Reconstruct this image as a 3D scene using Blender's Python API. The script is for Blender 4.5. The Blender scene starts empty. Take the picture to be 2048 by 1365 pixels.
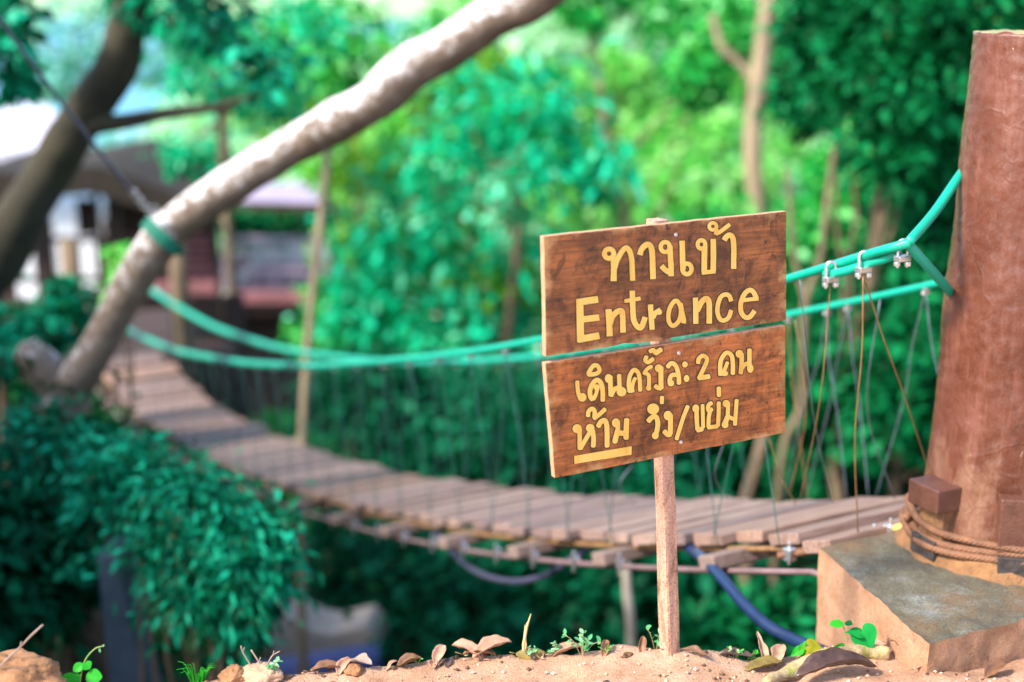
import bpy, math, random
import numpy as np
from mathutils import Vector, Matrix, noise

# ------------------------------------------------------------------ camera, light, exposure
scene = bpy.context.scene
COL = scene.collection
PITCH = math.radians(14.0)
sP, cP = math.sin(PITCH), math.cos(PITCH)
FOC = 2844.4                       # focal length in photo pixels (50 mm on a 36 mm sensor, 2048 px wide)
CAM = Vector((0.0, 0.0, 1.49))
cam_d = bpy.data.cameras.new('camera')
cam_d.lens = 50.0
cam_d.sensor_width = 36.0
cam_d.clip_start = 0.05
cam_d.clip_end = 3000.0
cam_d.dof.use_dof = True
cam_d.dof.focus_distance = 3.08
cam_d.dof.aperture_fstop = 1.25
cam = bpy.data.objects.new('camera', cam_d)
COL.objects.link(cam)
cam.location = CAM
cam.rotation_euler = (math.radians(90) - PITCH, 0, 0)
scene.camera = cam

SUN_FROM = Vector((-0.80, -0.48, 0.84)).normalized()
sun_el = math.asin(SUN_FROM.z)
sun_az = math.atan2(SUN_FROM.x, SUN_FROM.y)
world = bpy.data.worlds.new('World')
scene.world = world
world.use_nodes = True
wn = world.node_tree
for n in list(wn.nodes):
    wn.nodes.remove(n)
w_out = wn.nodes.new('ShaderNodeOutputWorld')
w_bg = wn.nodes.new('ShaderNodeBackground')
w_sky = wn.nodes.new('ShaderNodeTexSky')
w_sky.sky_type = 'NISHITA'
w_sky.sun_disc = False
w_sky.sun_elevation = sun_el
w_sky.sun_rotation = sun_az
w_bg.inputs['Strength'].default_value = 0.15
wn.links.new(w_sky.outputs[0], w_bg.inputs['Color'])
wn.links.new(w_bg.outputs[0], w_out.inputs['Surface'])
sun_d = bpy.data.lights.new('sun', 'SUN')
sun_d.energy = 3.0
sun_d.angle = math.radians(9)
sun_d.color = (1.0, 0.93, 0.82)
sun = bpy.data.objects.new('sun', sun_d)
COL.objects.link(sun)
sun.rotation_euler = (-SUN_FROM).to_track_quat('-Z', 'Y').to_euler()
scene.view_settings.view_transform = 'Standard'
scene.view_settings.look = 'None'
scene.view_settings.gamma = 1.0
scene.view_settings.exposure = 1.55
scene.view_settings.use_curve_mapping = False
scene.cycles.use_denoising = True
scene.cycles.max_bounces = 8
scene.cycles.sample_clamp_indirect = 6.0


# ------------------------------------------------------------------ helpers
def P(px, py, d):
    """World point seen at photo pixel (px, py) at distance d along the optical axis."""
    a = (px - 1024.0) / FOC
    b = (682.5 - py) / FOC
    return Vector((CAM.x + d * a, CAM.y + d * (cP + b * sP), CAM.z + d * (-sP + b * cP)))


def Q(px, py, Y):
    """World point on the vertical plane y = Y."""
    b = (682.5 - py) / FOC
    return P(px, py, Y / (cP + b * sP))


BASE = {}


def thing(name, label, cat, loc, group=None):
    o = bpy.data.objects.new(name, None)
    o.empty_display_size = 0.1
    COL.objects.link(o)
    o.location = loc
    o['label'] = label
    o['category'] = cat
    if group:
        o['group'] = group
    BASE[o] = Vector(loc)
    return o


def tag(o, label, cat, group=None, kind=None):
    o['label'] = label
    o['category'] = cat
    if group:
        o['group'] = group
    if kind:
        o['kind'] = kind
    return o


class MB:
    def __init__(self):
        self.v, self.f, self.m = [], [], []

    def add(self, vs, fs, mi=0):
        n = len(self.v)
        self.v.extend(Vector(x) for x in vs)
        for f in fs:
            self.f.append(tuple(n + i for i in f))
            self.m.append(mi)

    def box(self, c, s, R=None, mi=0, jit=0.0):
        R = R or Matrix.Identity(3)
        vs = []
        for dx in (-.5, .5):
            for dy in (-.5, .5):
                for dz in (-.5, .5):
                    q = Vector((dx * s[0], dy * s[1], dz * s[2]))
                    if jit:
                        q += Vector((random.uniform(-jit, jit), random.uniform(-jit, jit), random.uniform(-jit, jit)))
                    vs.append(Vector(c) + R @ q)
        self.add(vs, [(0, 1, 3, 2), (4, 6, 7, 5), (0, 4, 5, 1), (2, 3, 7, 6), (0, 2, 6, 4), (1, 5, 7, 3)], mi)

    def tube(self, pts, rad, seg=10, mi=0, rough=0.0, rs=4.0, caps=True, seed=0.0):
        pts = [Vector(p) for p in pts]
        if not isinstance(rad, (list, tuple)):
            rad = [rad] * len(pts)
        n0 = len(self.v)
        up = Vector((0.13, 0.31, 0.94))
        ref = None
        for i, p in enumerate(pts):
            t = (pts[min(i + 1, len(pts) - 1)] - pts[max(i - 1, 0)])
            if t.length < 1e-9:
                t = Vector((0, 0, 1))
            t.normalize()
            if ref is None:
                ref = up - t * up.dot(t)
                if ref.length < 0.2:
                    ref = Vector((1, 0, 0)) - t * t.x
            ref = ref - t * ref.dot(t)
            ref.normalize()
            b = t.cross(ref)
            for k in range(seg):
                a = 2 * math.pi * k / seg
                d = ref * math.cos(a) + b * math.sin(a)
                r = rad[i]
                q = p + d * r
                if rough:
                    r *= 1 + rough * noise.noise(q * rs + Vector((seed, seed, 0)))
                    q = p + d * r
                self.v.append(q)
        for i in range(len(pts) - 1):
            for k in range(seg):
                k2 = (k + 1) % seg
                a = n0 + i * seg
                self.f.append((a + k, a + k2, a + seg + k2, a + seg + k))
                self.m.append(mi)
        if caps:
            self.f.append(tuple(n0 + k for k in reversed(range(seg))))
            self.m.append(mi)
            e = n0 + (len(pts) - 1) * seg
            self.f.append(tuple(e + k for k in range(seg)))
            self.m.append(mi)

    def prism(self, poly, ext, mi=0):
        """poly: list of points (one planar loop), extruded by vector ext."""
        n = len(poly)
        vs = [Vector(p) for p in poly] + [Vector(p) + Vector(ext) for p in poly]
        fs = [tuple(range(n)), tuple(reversed(range(n, 2 * n)))]
        for i in range(n):
            j = (i + 1) % n
            fs.append((i, i + n, j + n, j))
        self.add(vs, fs, mi)

    def build(self, name, mats, parent=None, smooth=False, base=None, M=None):
        if not isinstance(mats, (list, tuple)):
            mats = [mats]
        if base is None:
            base = BASE.get(parent, Vector((0, 0, 0))) if parent else Vector((0, 0, 0))
        me = bpy.data.meshes.new(name)
        me.from_pydata([tuple(v - base) for v in self.v], [], self.f)
        for m in mats:
            me.materials.append(m)
        if len(mats) > 1:
            me.polygons.foreach_set('material_index', self.m)
        if smooth:
            me.polygons.foreach_set('use_smooth', [True] * len(me.polygons))
        me.update()
        o = bpy.data.objects.new(name, me)
        COL.objects.link(o)
        if parent:
            o.parent = parent
        if M is not None:
            o.matrix_local = M
        BASE[o] = base
        return o


def recalc(o):
    import bmesh
    bm = bmesh.new()
    bm.from_mesh(o.data)
    bmesh.ops.recalc_face_normals(bm, faces=bm.faces)
    bm.to_mesh(o.data)
    bm.free()
    return o


def bevel(o, w, seg=2):
    m = o.modifiers.new('bevel', 'BEVEL')
    m.width = w
    m.segments = seg
    m.limit_method = 'ANGLE'
    return o


def smooth_path(pts, n=8, closed=False):
    pts = [Vector(p) for p in pts]
    out = []
    L = len(pts)
    segs = L if closed else L - 1
    for i in range(segs):
        p1, p2 = pts[i % L], pts[(i + 1) % L]
        p0 = pts[(i - 1) % L] if (closed or i > 0) else p1 * 2 - p2
        p3 = pts[(i + 2) % L] if (closed or i + 2 < L) else p2 * 2 - p1
        for k in range(n):
            t = k / n
            out.append(0.5 * ((2 * p1) + (p2 - p0) * t + (2 * p0 - 5 * p1 + 4 * p2 - p3) * t * t + (3 * p1 - p0 - 3 * p2 + p3) * t ** 3))
    if not closed:
        out.append(pts[-1])
    return out


def lerp(a, b, t):
    return a + (b - a) * t


def interp(x, xs, ys):
    return float(np.interp(x, xs, ys))


# ------------------------------------------------------------------ materials
def mat(name):
    m = bpy.data.materials.new(name)
    m.use_nodes = True
    nt = m.node_tree
    return m, nt, nt.nodes, nt.links, nt.nodes['Principled BSDF']


def nz(N, L, coord, scale, detail=6, rough=0.6, mapping=None, dist=0.0):
    t = N.new('ShaderNodeTexNoise')
    t.inputs['Scale'].default_value = scale
    t.inputs['Detail'].default_value = detail
    t.inputs['Roughness'].default_value = rough
    t.inputs['Distortion'].default_value = dist
    if mapping:
        mp = N.new('ShaderNodeMapping')
        mp.inputs['Scale'].default_value = mapping
        L.new(coord, mp.inputs['Vector'])
        coord = mp.outputs[0]
    L.new(coord, t.inputs['Vector'])
    return t.outputs['Fac']


def ramp(N, L, fac, stops, interp_='LINEAR'):
    r = N.new('ShaderNodeValToRGB')
    r.color_ramp.interpolation = interp_
    e = r.color_ramp.elements
    while len(e) < len(stops):
        e.new(0.5)
    for i, (p, c) in enumerate(stops):
        e[i].position = p
        e[i].color = (c[0], c[1], c[2], 1) if isinstance(c, (tuple, list)) else (c, c, c, 1)
    L.new(fac, r.inputs[0])
    return r.outputs[0]


def mix(N, L, fac, a, b, mode='MIX'):
    x = N.new('ShaderNodeMix')
    x.data_type = 'RGBA'
    x.blend_type = mode
    for sock, val in ((x.inputs[0], fac), (x.inputs[6], a), (x.inputs[7], b)):
        if isinstance(val, (int, float)):
            sock.default_value = val
        elif isinstance(val, tuple):
            sock.default_value = (*val, 1)
        else:
            L.new(val, sock)
    return x.outputs[2]


def bump(N, L, h, strength, dist, bsdf):
    b = N.new('ShaderNodeBump')
    b.inputs['Strength'].default_value = strength
    b.inputs['Distance'].default_value = dist
    L.new(h, b.inputs['Height'])
    L.new(b.outputs[0], bsdf.inputs['Normal'])


def tc(N, which='Object'):
    return N.new('ShaderNodeTexCoord').outputs[which]


def simple(name, col, rough=0.6, metal=0.0, var=0.25, scale=12.0, bstr=0.15, bscale=60.0):
    m, nt, N, L, B = mat(name)
    o = tc(N)
    f = nz(N, L, o, scale)
    c2 = tuple(max(0, x * (1 - var)) for x in col)
    c1 = tuple(min(1, x * (1 + var)) for x in col)
    L.new(ramp(N, L, f, [(0.3, c2), (0.7, c1)]), B.inputs['Base Color'])
    B.inputs['Roughness'].default_value = rough
    B.inputs['Metallic'].default_value = metal
    if bstr:
        bump(N, L, nz(N, L, o, bscale), bstr, 0.01, B)
    return m


def leaf_mat(name, dark, mid, light, trans=0.35, rough=0.45, glint=True):
    m, nt, N, L, B = mat(name)
    g = N.new('ShaderNodeNewGeometry')
    glint_tone = tuple(min(0.85, lerp(a, b_, 0.45)) for a, b_ in zip(light, (0.45, 0.85, 0.55)))  # pale mint stop: sky glints on glossy leaves painted into the colour
    c = ramp(N, L, g.outputs['Random Per Island'], [(0.0, dark), (0.45, mid), (0.86, light), (0.97, glint_tone if glint else light)])
    L.new(c, B.inputs['Base Color'])
    B.inputs['Roughness'].default_value = rough
    B.inputs['Specular IOR Level'].default_value = 0.08
    T = N.new('ShaderNodeBsdfTranslucent')
    L.new(mix(N, L, 1.0, c, (1.0, 1.0, 0.55), 'MULTIPLY'), T.inputs['Color'])
    X = N.new('ShaderNodeMixShader')
    X.inputs[0].default_value = trans
    L.new(B.outputs[0], X.inputs[1])
    L.new(T.outputs[0], X.inputs[2])
    L.new(X.outputs[0], N['Material Output'].inputs['Surface'])
    return m


def board_mat(name, tint):
    m, nt, N, L, B = mat(name)
    o = tc(N)
    gen = tc(N, 'Generated')
    grain = nz(N, L, o, 9.0, 10, 0.62, (1.1, 13.0, 13.0), 0.6)
    blot = nz(N, L, o, 9.0, 8, 0.65)
    base = ramp(N, L, grain, [(0.30, tuple(x * 0.55 for x in tint)), (0.5, tint), (0.72, tuple(min(1, x * 1.6) for x in tint))])
    dk = ramp(N, L, blot, [(0.36, 0.22), (0.60, 1.0)])
    base = mix(N, L, 0.85, base, dk, 'MULTIPLY')
    st = ramp(N, L, nz(N, L, o, 16.0, 9, 0.75, (1, 0.6, 1), 1.5), [(0.38, 0.25), (0.51, 1.0)])
    base = mix(N, L, 0.85, base, st, 'MULTIPLY')
    pal = ramp(N, L, nz(N, L, o, 6.0, 9, 0.8), [(0.56, 0.0), (0.70, 0.55)])
    base = mix(N, L, pal, base, tuple(min(1, x * 1.9) for x in tint))
    # edge wear: pale raw wood where the varnish has gone near the rim
    sx = N.new('ShaderNodeSeparateXYZ')
    L.new(gen, sx.inputs[0])

    def absd(s):
        a = N.new('ShaderNodeMath'); a.operation = 'SUBTRACT'; a.inputs[1].default_value = 0.5
        L.new(s, a.inputs[0])
        b = N.new('ShaderNodeMath'); b.operation = 'ABSOLUTE'
        L.new(a.outputs[0], b.inputs[0])
        return b.outputs[0]
    mx = N.new('ShaderNodeMath'); mx.operation = 'MAXIMUM'
    L.new(absd(sx.outputs[0]), mx.inputs[0]); L.new(absd(sx.outputs[1]), mx.inputs[1])
    ad = N.new('ShaderNodeMath'); ad.operation = 'MULTIPLY_ADD'
    wn_ = nz(N, L, o, 14.0, 7, 0.7)
    L.new(wn_, ad.inputs[0]); ad.inputs[1].default_value = 0.42
    L.new(mx.outputs[0], ad.inputs[2])
    wear = ramp(N, L, ad.outputs[0], [(0.67, 0.0), (0.75, 0.9)])
    base = mix(N, L, wear, base, (0.56, 0.30, 0.12))
    spots = ramp(N, L, nz(N, L, o, 34.0, 3, 0.5), [(0.29, 0.08), (0.34, 1.0)])
    base = mix(N, L, 0.75, base, spots, 'MULTIPLY')
    # pale scratches
    scr = ramp(N, L, nz(N, L, o, 60.0, 2, 0.5, (1.0, 0.10, 1.0)), [(0.74, 0.0), (0.80, 0.55)])
    base = mix(N, L, scr, base, (0.55, 0.36, 0.22))
    L.new(base, B.inputs['Base Color'])
    B.inputs['Roughness'].default_value = 0.5
    bump(N, L, grain, 0.25, 0.004, B)
    return m


def build_mats():
    D = {}
    D['board_top'] = board_mat('varnished_board_top', (0.31, 0.10, 0.028))
    D['board_low'] = board_mat('varnished_board_low', (0.44, 0.13, 0.030))
    m, nt, N, L, B = mat('yellow_letter_paint'); o = tc(N)
    c = ramp(N, L, nz(N, L, o, 24, 5, 0.6, (1, 0.25, 1)), [(0.3, (0.70, 0.38, 0.065)), (0.5, (0.88, 0.52, 0.11)), (0.7, (0.92, 0.58, 0.16))])
    c = mix(N, L, ramp(N, L, nz(N, L, o, 95, 6, 0.7), [(0.30, 0.75), (0.36, 0.0)]), c, (0.20, 0.10, 0.02))
    L.new(c, B.inputs['Base Color']); B.inputs['Roughness'].default_value = 0.55
    bump(N, L, nz(N, L, o, 140), 0.25, 0.004, B)
    D['yellow'] = m
    D['outline'] = simple('dark_outline_paint', (0.018, 0.022, 0.008), 0.6, var=0.2)
    D['raw_edge'] = simple('raw_wood_edge', (0.50, 0.26, 0.15), 0.7, var=0.15, scale=40)
    # sign post: pale dusty wood with dark speckle
    m, nt, N, L, B = mat('sign_post_wood'); o = tc(N)
    f = nz(N, L, o, 22, 8, 0.7, (1, 1, 0.3))
    c = ramp(N, L, f, [(0.34, (0.20, 0.09, 0.05)), (0.48, (0.54, 0.29, 0.195)), (0.72, (0.64, 0.38, 0.27))])
    s = ramp(N, L, nz(N, L, o, 190, 2, 0.5), [(0.36, 0.35), (0.5, 1.0)])
    L.new(mix(N, L, 0.6, c, s, 'MULTIPLY'), B.inputs['Base Color'])
    B.inputs['Roughness'].default_value = 0.8
    bump(N, L, nz(N, L, o, 150, 3), 0.3, 0.003, B)
    D['post'] = m
    # painted pillar
    m, nt, N, L, B = mat('brown_painted_pillar'); o = tc(N)
    f = nz(N, L, o, 5, 8, 0.65)
    c = ramp(N, L, f, [(0.3, (0.07, 0.020, 0.010)), (0.55, (0.125, 0.038, 0.021)), (0.8, (0.17, 0.06, 0.04))])
    st = nz(N, L, o, 26, 8, 0.7, (1, 1, 0.16))
    c = mix(N, L, ramp(N, L, st, [(0.50, 0.0), (0.70, 0.55)]), c, (0.25, 0.105, 0.078))
    z = N.new('ShaderNodeSeparateXYZ'); L.new(o, z.inputs[0])
    # splashed mud low down, dripping pale wear
    mm = N.new('ShaderNodeMath'); mm.operation = 'MULTIPLY_ADD'
    L.new(nz(N, L, o, 9, 6, 0.7, (1, 1, 0.35)), mm.inputs[0]); mm.inputs[1].default_value = 0.9
    zz = N.new('ShaderNodeMath'); zz.operation = 'MULTIPLY'; zz.inputs[1].default_value = -0.8
    L.new(z.outputs[2], zz.inputs[0]); L.new(zz.outputs[0], mm.inputs[2])
    c = mix(N, L, ramp(N, L, mm.outputs[0], [(0.22, 0.0), (0.42, 0.8)]), c, (0.29, 0.155, 0.095))
    chips = ramp(N, L, nz(N, L, o, 22, 8, 0.7, (1, 1, 0.55)), [(0.685, 0.0), (0.70, 1.0)])
    c = mix(N, L, chips, c, (0.42, 0.34, 0.27))
    c = mix(N, L, ramp(N, L, nz(N, L, o, 13, 9, 0.8, (1, 1, 0.5)), [(0.33, 0.7), (0.43, 0.0)]), c, (0.035, 0.014, 0.009))
    L.new(c, B.inputs['Base Color'])
    L.new(ramp(N, L, f, [(0.3, 0.16), (0.7, 0.42)]), B.inputs['Roughness'])
    v = N.new('ShaderNodeTexVoronoi'); v.feature = 'DISTANCE_TO_EDGE'; v.inputs['Scale'].default_value = 9
    mp = N.new('ShaderNodeMapping'); mp.inputs['Scale'].default_value = (1, 1, 0.35)
    dn = N.new('ShaderNodeTexNoise'); dn.inputs['Scale'].default_value = 7; L.new(o, dn.inputs['Vector'])
    dm = mix(N, L, 0.22, o, dn.outputs['Color'])
    L.new(dm, mp.inputs['Vector']); L.new(mp.outputs[0], v.inputs['Vector'])
    cr = ramp(N, L, v.outputs['Distance'], [(0.0, 1.0), (0.05, 0.35), (0.10, 0.5)])
    hgt = mix(N, L, 0.90, cr, mix(N, L, 0.25, nz(N, L, o, 17, 9, 0.66, (1, 1, 0.6)), nz(N, L, o, 70, 6, 0.7, (1, 1, 0.2))))
    bump(N, L, hgt, 0.75, 0.012, B)
    D['pillar'] = m
    D['pillar_top'] = simple('pillar_cut_top', (0.30, 0.26, 0.12), 0.8)
    # plinth: grey mossy top, orange earth sides
    m, nt, N, L, B = mat('plinth_concrete'); o = tc(N)
    g = N.new('ShaderNodeNewGeometry')
    sx = N.new('ShaderNodeSeparateXYZ'); L.new(g.outputs['True Normal'], sx.inputs[0])
    t1 = ramp(N, L, nz(N, L, o, 7, 8, 0.7), [(0.34, (0.12, 0.085, 0.045)), (0.50, (0.19, 0.165, 0.095)), (0.68, (0.36, 0.36, 0.31))])
    moss = ramp(N, L, nz(N, L, o, 5, 5, 0.6), [(0.48, 0.0), (0.62, 0.6)])
    t1 = mix(N, L, moss, t1, (0.15, 0.13, 0.03))
    t1 = mix(N, L, ramp(N, L, nz(N, L, o, 120, 3, 0.6), [(0.4, 0.5), (0.62, 0.0)]), t1, (0.09, 0.08, 0.08))
    t1 = mix(N, L, ramp(N, L, nz(N, L, o, 90, 2), [(0.66, 0.0), (0.72, 0.45)]), t1, (0.40, 0.27, 0.19))
    t1 = mix(N, L, ramp(N, L, nz(N, L, o, 2.6, 7, 0.7), [(0.48, 0.0), (0.60, 0.75)]), t1, (0.24, 0.125, 0.06))
    s1 = ramp(N, L, nz(N, L, o, 11, 8, 0.7), [(0.3, (0.42, 0.20, 0.10)), (0.55, (0.62, 0.33, 0.19)), (0.8, (0.70, 0.42, 0.27))])
    s1 = mix(N, L, ramp(N, L, nz(N, L, o, 4, 5), [(0.58, 0.0), (0.66, 0.75)]), s1, (0.42, 0.36, 0.05))
    s1 = mix(N, L, ramp(N, L, nz(N, L, o, 48, 9, 0.8), [(0.34, 0.75), (0.44, 0.0)]), s1, (0.22, 0.10, 0.05))
    grit = ramp(N, L, nz(N, L, o, 170, 3, 0.6), [(0.36, 0.62), (0.5, 1.0)])
    t1 = mix(N, L, 0.8, t1, grit, 'MULTIPLY')
    s1 = mix(N, L, 0.45, s1, grit, 'MULTIPLY')
    ft = ramp(N, L, sx.outputs[2], [(0.45, 0.0), (0.7, 1.0)])
    L.new(mix(N, L, ft, s1, t1), B.inputs['Base Color'])
    B.inputs['Roughness'].default_value = 0.9
    bump(N, L, mix(N, L, 0.5, nz(N, L, o, 60, 10, 0.8), nz(N, L, o, 210, 4, 0.7)), 1.0, 0.014, B)
    D['plinth'] = m
    # sand
    m, nt, N, L, B = mat('earth_ground'); o = tc(N)
    sand = ramp(N, L, nz(N, L, o, 9, 9, 0.7), [(0.3, (0.33, 0.155, 0.075)), (0.48, (0.52, 0.29, 0.175)), (0.75, (0.62, 0.41, 0.285))])
    sand = mix(N, L, ramp(N, L, nz(N, L, o, 110, 3), [(0.32, 0.6), (0.42, 0.0)]), sand, (0.20, 0.10, 0.055))
    sand = mix(N, L, ramp(N, L, nz(N, L, o, 3.2, 7, 0.7), [(0.50, 0.0), (0.64, 0.5)]), sand, (0.34, 0.17, 0.09))
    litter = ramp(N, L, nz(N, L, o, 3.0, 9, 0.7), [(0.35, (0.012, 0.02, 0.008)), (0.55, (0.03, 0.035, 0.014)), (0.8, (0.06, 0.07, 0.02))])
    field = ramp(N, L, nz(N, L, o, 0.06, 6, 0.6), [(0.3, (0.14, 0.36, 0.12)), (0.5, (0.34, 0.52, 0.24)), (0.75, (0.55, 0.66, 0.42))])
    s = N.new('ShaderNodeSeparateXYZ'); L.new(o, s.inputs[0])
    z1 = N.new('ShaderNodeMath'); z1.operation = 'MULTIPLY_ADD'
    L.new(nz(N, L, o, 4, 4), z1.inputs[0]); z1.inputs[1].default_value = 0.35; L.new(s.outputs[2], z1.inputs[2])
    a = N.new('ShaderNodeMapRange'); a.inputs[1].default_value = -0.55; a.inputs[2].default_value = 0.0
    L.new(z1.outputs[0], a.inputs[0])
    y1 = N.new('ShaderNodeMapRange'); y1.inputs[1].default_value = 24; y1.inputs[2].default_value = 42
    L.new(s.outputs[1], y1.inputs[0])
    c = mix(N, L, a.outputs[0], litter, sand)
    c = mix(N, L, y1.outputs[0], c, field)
    L.new(c, B.inputs['Base Color'])
    B.inputs['Roughness'].default_value = 0.95
    bump(N, L, mix(N, L, 0.5, nz(N, L, o, 50, 9, 0.78), nz(N, L, o, 170, 4, 0.7)), 0.9, 0.012, B)
    D['ground'] = m
    # bark of the leaning branch: warm brown with white lichen, whiter on upward faces
    m, nt, N, L, B = mat('pale_lichen_bark'); o = tc(N)
    c = ramp(N, L, nz(N, L, o, 14, 8, 0.7), [(0.3, (0.095, 0.06, 0.04)), (0.6, (0.20, 0.14, 0.10)), (0.8, (0.34, 0.26, 0.21))])
    g = N.new('ShaderNodeNewGeometry'); sx = N.new('ShaderNodeSeparateXYZ'); L.new(g.outputs['Normal'], sx.inputs[0])
    ma = N.new('ShaderNodeMath'); ma.operation = 'MULTIPLY_ADD'; ma.inputs[1].default_value = 0.16
    L.new(sx.outputs[2], ma.inputs[0]); L.new(nz(N, L, o, 20, 10, 0.8), ma.inputs[2])
    ol = N.new('ShaderNodeSeparateXYZ'); L.new(o, ol.inputs[0])
    hz = N.new('ShaderNodeMapRange'); hz.inputs[1].default_value = 3.0; hz.inputs[2].default_value = 3.7; hz.inputs[3].default_value = -0.075; hz.inputs[4].default_value = 0.0
    L.new(ol.outputs[2], hz.inputs[0])
    m2 = N.new('ShaderNodeMath'); m2.operation = 'ADD'; L.new(ma.outputs[0], m2.inputs[0]); L.new(hz.outputs[0], m2.inputs[1])
    lich = ramp(N, L, m2.outputs[0], [(0.49, 0.0), (0.62, 0.95)])
    L.new(mix(N, L, lich, c, (0.70, 0.66, 0.65)), B.inputs['Base Color'])
    B.inputs['Roughness'].default_value = 0.8
    bump(N, L, nz(N, L, o, 30, 8, 0.7), 0.5, 0.02, B)
    D['bark_pale'] = m
    D['bark_dark'] = simple('dark_mossy_bark', (0.036, 0.030, 0.016), 0.9, var=0.45, scale=5, bstr=0.5, bscale=14)
    D['bark_tan'] = simple('tan_bark', (0.24, 0.175, 0.105), 0.85, var=0.35, scale=4, bstr=0.4, bscale=18)
    D['bark_mid'] = simple('brown_bark', (0.16, 0.11, 0.065), 0.9, var=0.4, scale=4, bstr=0.4, bscale=18)
    D['rope'] = simple('green_rope_sleeve', (0.0005, 0.33, 0.215), 0.4, var=0.08, scale=8, bstr=0.08, bscale=40)
    D['band'] = simple('green_fabric_band', (0.001, 0.15, 0.09), 0.7, var=0.25, scale=20)
    D['steel'] = simple('galvanised_steel', (0.62, 0.61, 0.62), 0.35, 0.85, var=0.15, scale=40)
    D['wire'] = simple('rusty_wire', (0.30, 0.16, 0.07), 0.55, 0.3, var=0.3, scale=30)
    D['wire_grey'] = simple('dull_wire', (0.17, 0.20, 0.25), 0.45, 0.5, var=0.2, scale=30)
    D['edge_cable'] = simple('mauve_brown_cable', (0.24, 0.15, 0.15), 0.4, 0.3, var=0.3, scale=10)
    D['wire_dark'] = simple('dark_green_wire', (0.04, 0.13, 0.12), 0.5, 0.2, var=0.2, scale=30)
    D['cable'] = simple('dark_steel_cable', (0.10, 0.10, 0.17), 0.4, 0.5, var=0.2, scale=60)
    D['rusty_rope'] = simple('rusty_wire_rope', (0.21, 0.095, 0.048), 0.7, 0.2, var=0.35, scale=20, bstr=0.4, bscale=160)
    D['hose'] = simple('black_hose_rubber', (0.013, 0.030, 0.085), 0.28, var=0.3, scale=10, bstr=0.05)
    D['bracket'] = simple('brown_painted_steel', (0.12, 0.047, 0.030), 0.4, 0.0, var=0.25, scale=25, bstr=0.3, bscale=120)
    D['black_plate'] = simple('dark_dirty_plate', (0.045, 0.035, 0.032), 0.6, var=0.5, scale=60, bstr=0.3)
    D['clay'] = simple('clay_mortar', (0.24, 0.115, 0.047), 0.95, var=0.4, scale=24, bstr=0.8, bscale=45)
    # planks
    m, nt, N, L, B = mat('weathered_plank'); o = tc(N)
    oi = N.new('ShaderNodeObjectInfo')
    gr = nz(N, L, o, 8, 8, 0.65, (1.0, 12, 12))
    c = ramp(N, L, gr, [(0.25, (0.12, 0.072, 0.054)), (0.5, (0.30, 0.205, 0.16)), (0.75, (0.44, 0.33, 0.275))])
    tnt = ramp(N, L, oi.outputs['Random'], [(0.0, (0.62, 0.58, 0.66)), (0.35, (1.0, 0.95, 0.95)), (0.7, (0.80, 0.72, 0.72)), (1.0, (1.0, 0.84, 0.72))])
    L.new(mix(N, L, 1.0, c, tnt, 'MULTIPLY'), B.inputs['Base Color'])
    B.inputs['Roughness'].default_value = 0.6
    bump(N, L, gr, 0.3, 0.006, B)
    D['plank'] = m
    D['beam'] = simple('old_beam_wood', (0.20, 0.135, 0.11), 0.8, var=0.35, scale=9, bstr=0.4)
    D['hut_wood'] = simple('dark_hut_timber', (0.05, 0.024, 0.018), 0.75, var=0.4, scale=3, bstr=0.3, bscale=10)
    D['hut_red'] = simple('reddish_deck_boards', (0.26, 0.095, 0.10), 0.6, var=0.25, scale=3, bstr=0.2, bscale=10)
    D['hut_grey'] = simple('violet_grey_post_paint', (0.36, 0.29, 0.38), 0.6, var=0.2, scale=4)
    D['thatch'] = simple('old_brown_thatch', (0.020, 0.013, 0.008), 0.95, var=0.5, scale=6, bstr=0.8, bscale=12)
    D['white_wall'] = simple('white_plaster', (0.86, 0.85, 0.88), 0.8, var=0.05, scale=2)
    D['white_roof'] = simple('pale_metal_roof', (0.60, 0.57, 0.66), 0.5, var=0.06, scale=1)
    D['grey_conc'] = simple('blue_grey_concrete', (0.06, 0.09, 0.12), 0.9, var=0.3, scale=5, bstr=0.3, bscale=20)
    D['slab_wood'] = simple('grey_slab_wood', (0.56, 0.45, 0.36), 0.85, var=0.3, scale=4, bstr=0.3, bscale=20)
    D['dead'] = simple('dead_brown_leaf', (0.19, 0.085, 0.038), 0.6, var=0.45, scale=24)
    D['dead_dark'] = simple('dark_wet_leaf', (0.075, 0.04, 0.03), 0.35, var=0.5, scale=30)
    D['dead_olive'] = simple('olive_dead_leaf', (0.20, 0.14, 0.03), 0.55, var=0.45, scale=24)
    D['dead_pink'] = simple('pale_dead_leaf', (0.40, 0.215, 0.135), 0.7, var=0.25, scale=24)
    D['clod'] = simple('earth_clod', (0.30, 0.14, 0.06), 0.95, var=0.4, scale=14, bstr=0.9, bscale=45)
    D['clod_pale'] = simple('sandy_clod', (0.52, 0.30, 0.18), 0.95, var=0.35, scale=14, bstr=0.9, bscale=45)
    D['twig'] = simple('dry_twig', (0.28, 0.20, 0.16), 0.8, var=0.3, scale=20)
    D['straw'] = simple('dry_straw', (0.62, 0.42, 0.18), 0.7, var=0.2, scale=20)
    m, nt, N, L, B = mat('mossy_log_bark'); o = tc(N)
    c = ramp(N, L, nz(N, L, o, 20, 8, 0.7), [(0.3, (0.25, 0.15, 0.07)), (0.6, (0.56, 0.42, 0.22)), (0.8, (0.66, 0.54, 0.36))])
    L.new(mix(N, L, ramp(N, L, nz(N, L, o, 14, 5), [(0.5, 0.0), (0.6, 0.8)]), c, (0.30, 0.36, 0.05)), B.inputs['Base Color'])
    B.inputs['Roughness'].default_value = 0.9
    bump(N, L, nz(N, L, o, 60, 8, 0.7), 0.8, 0.01, B)
    D['moss_log'] = m
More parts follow.
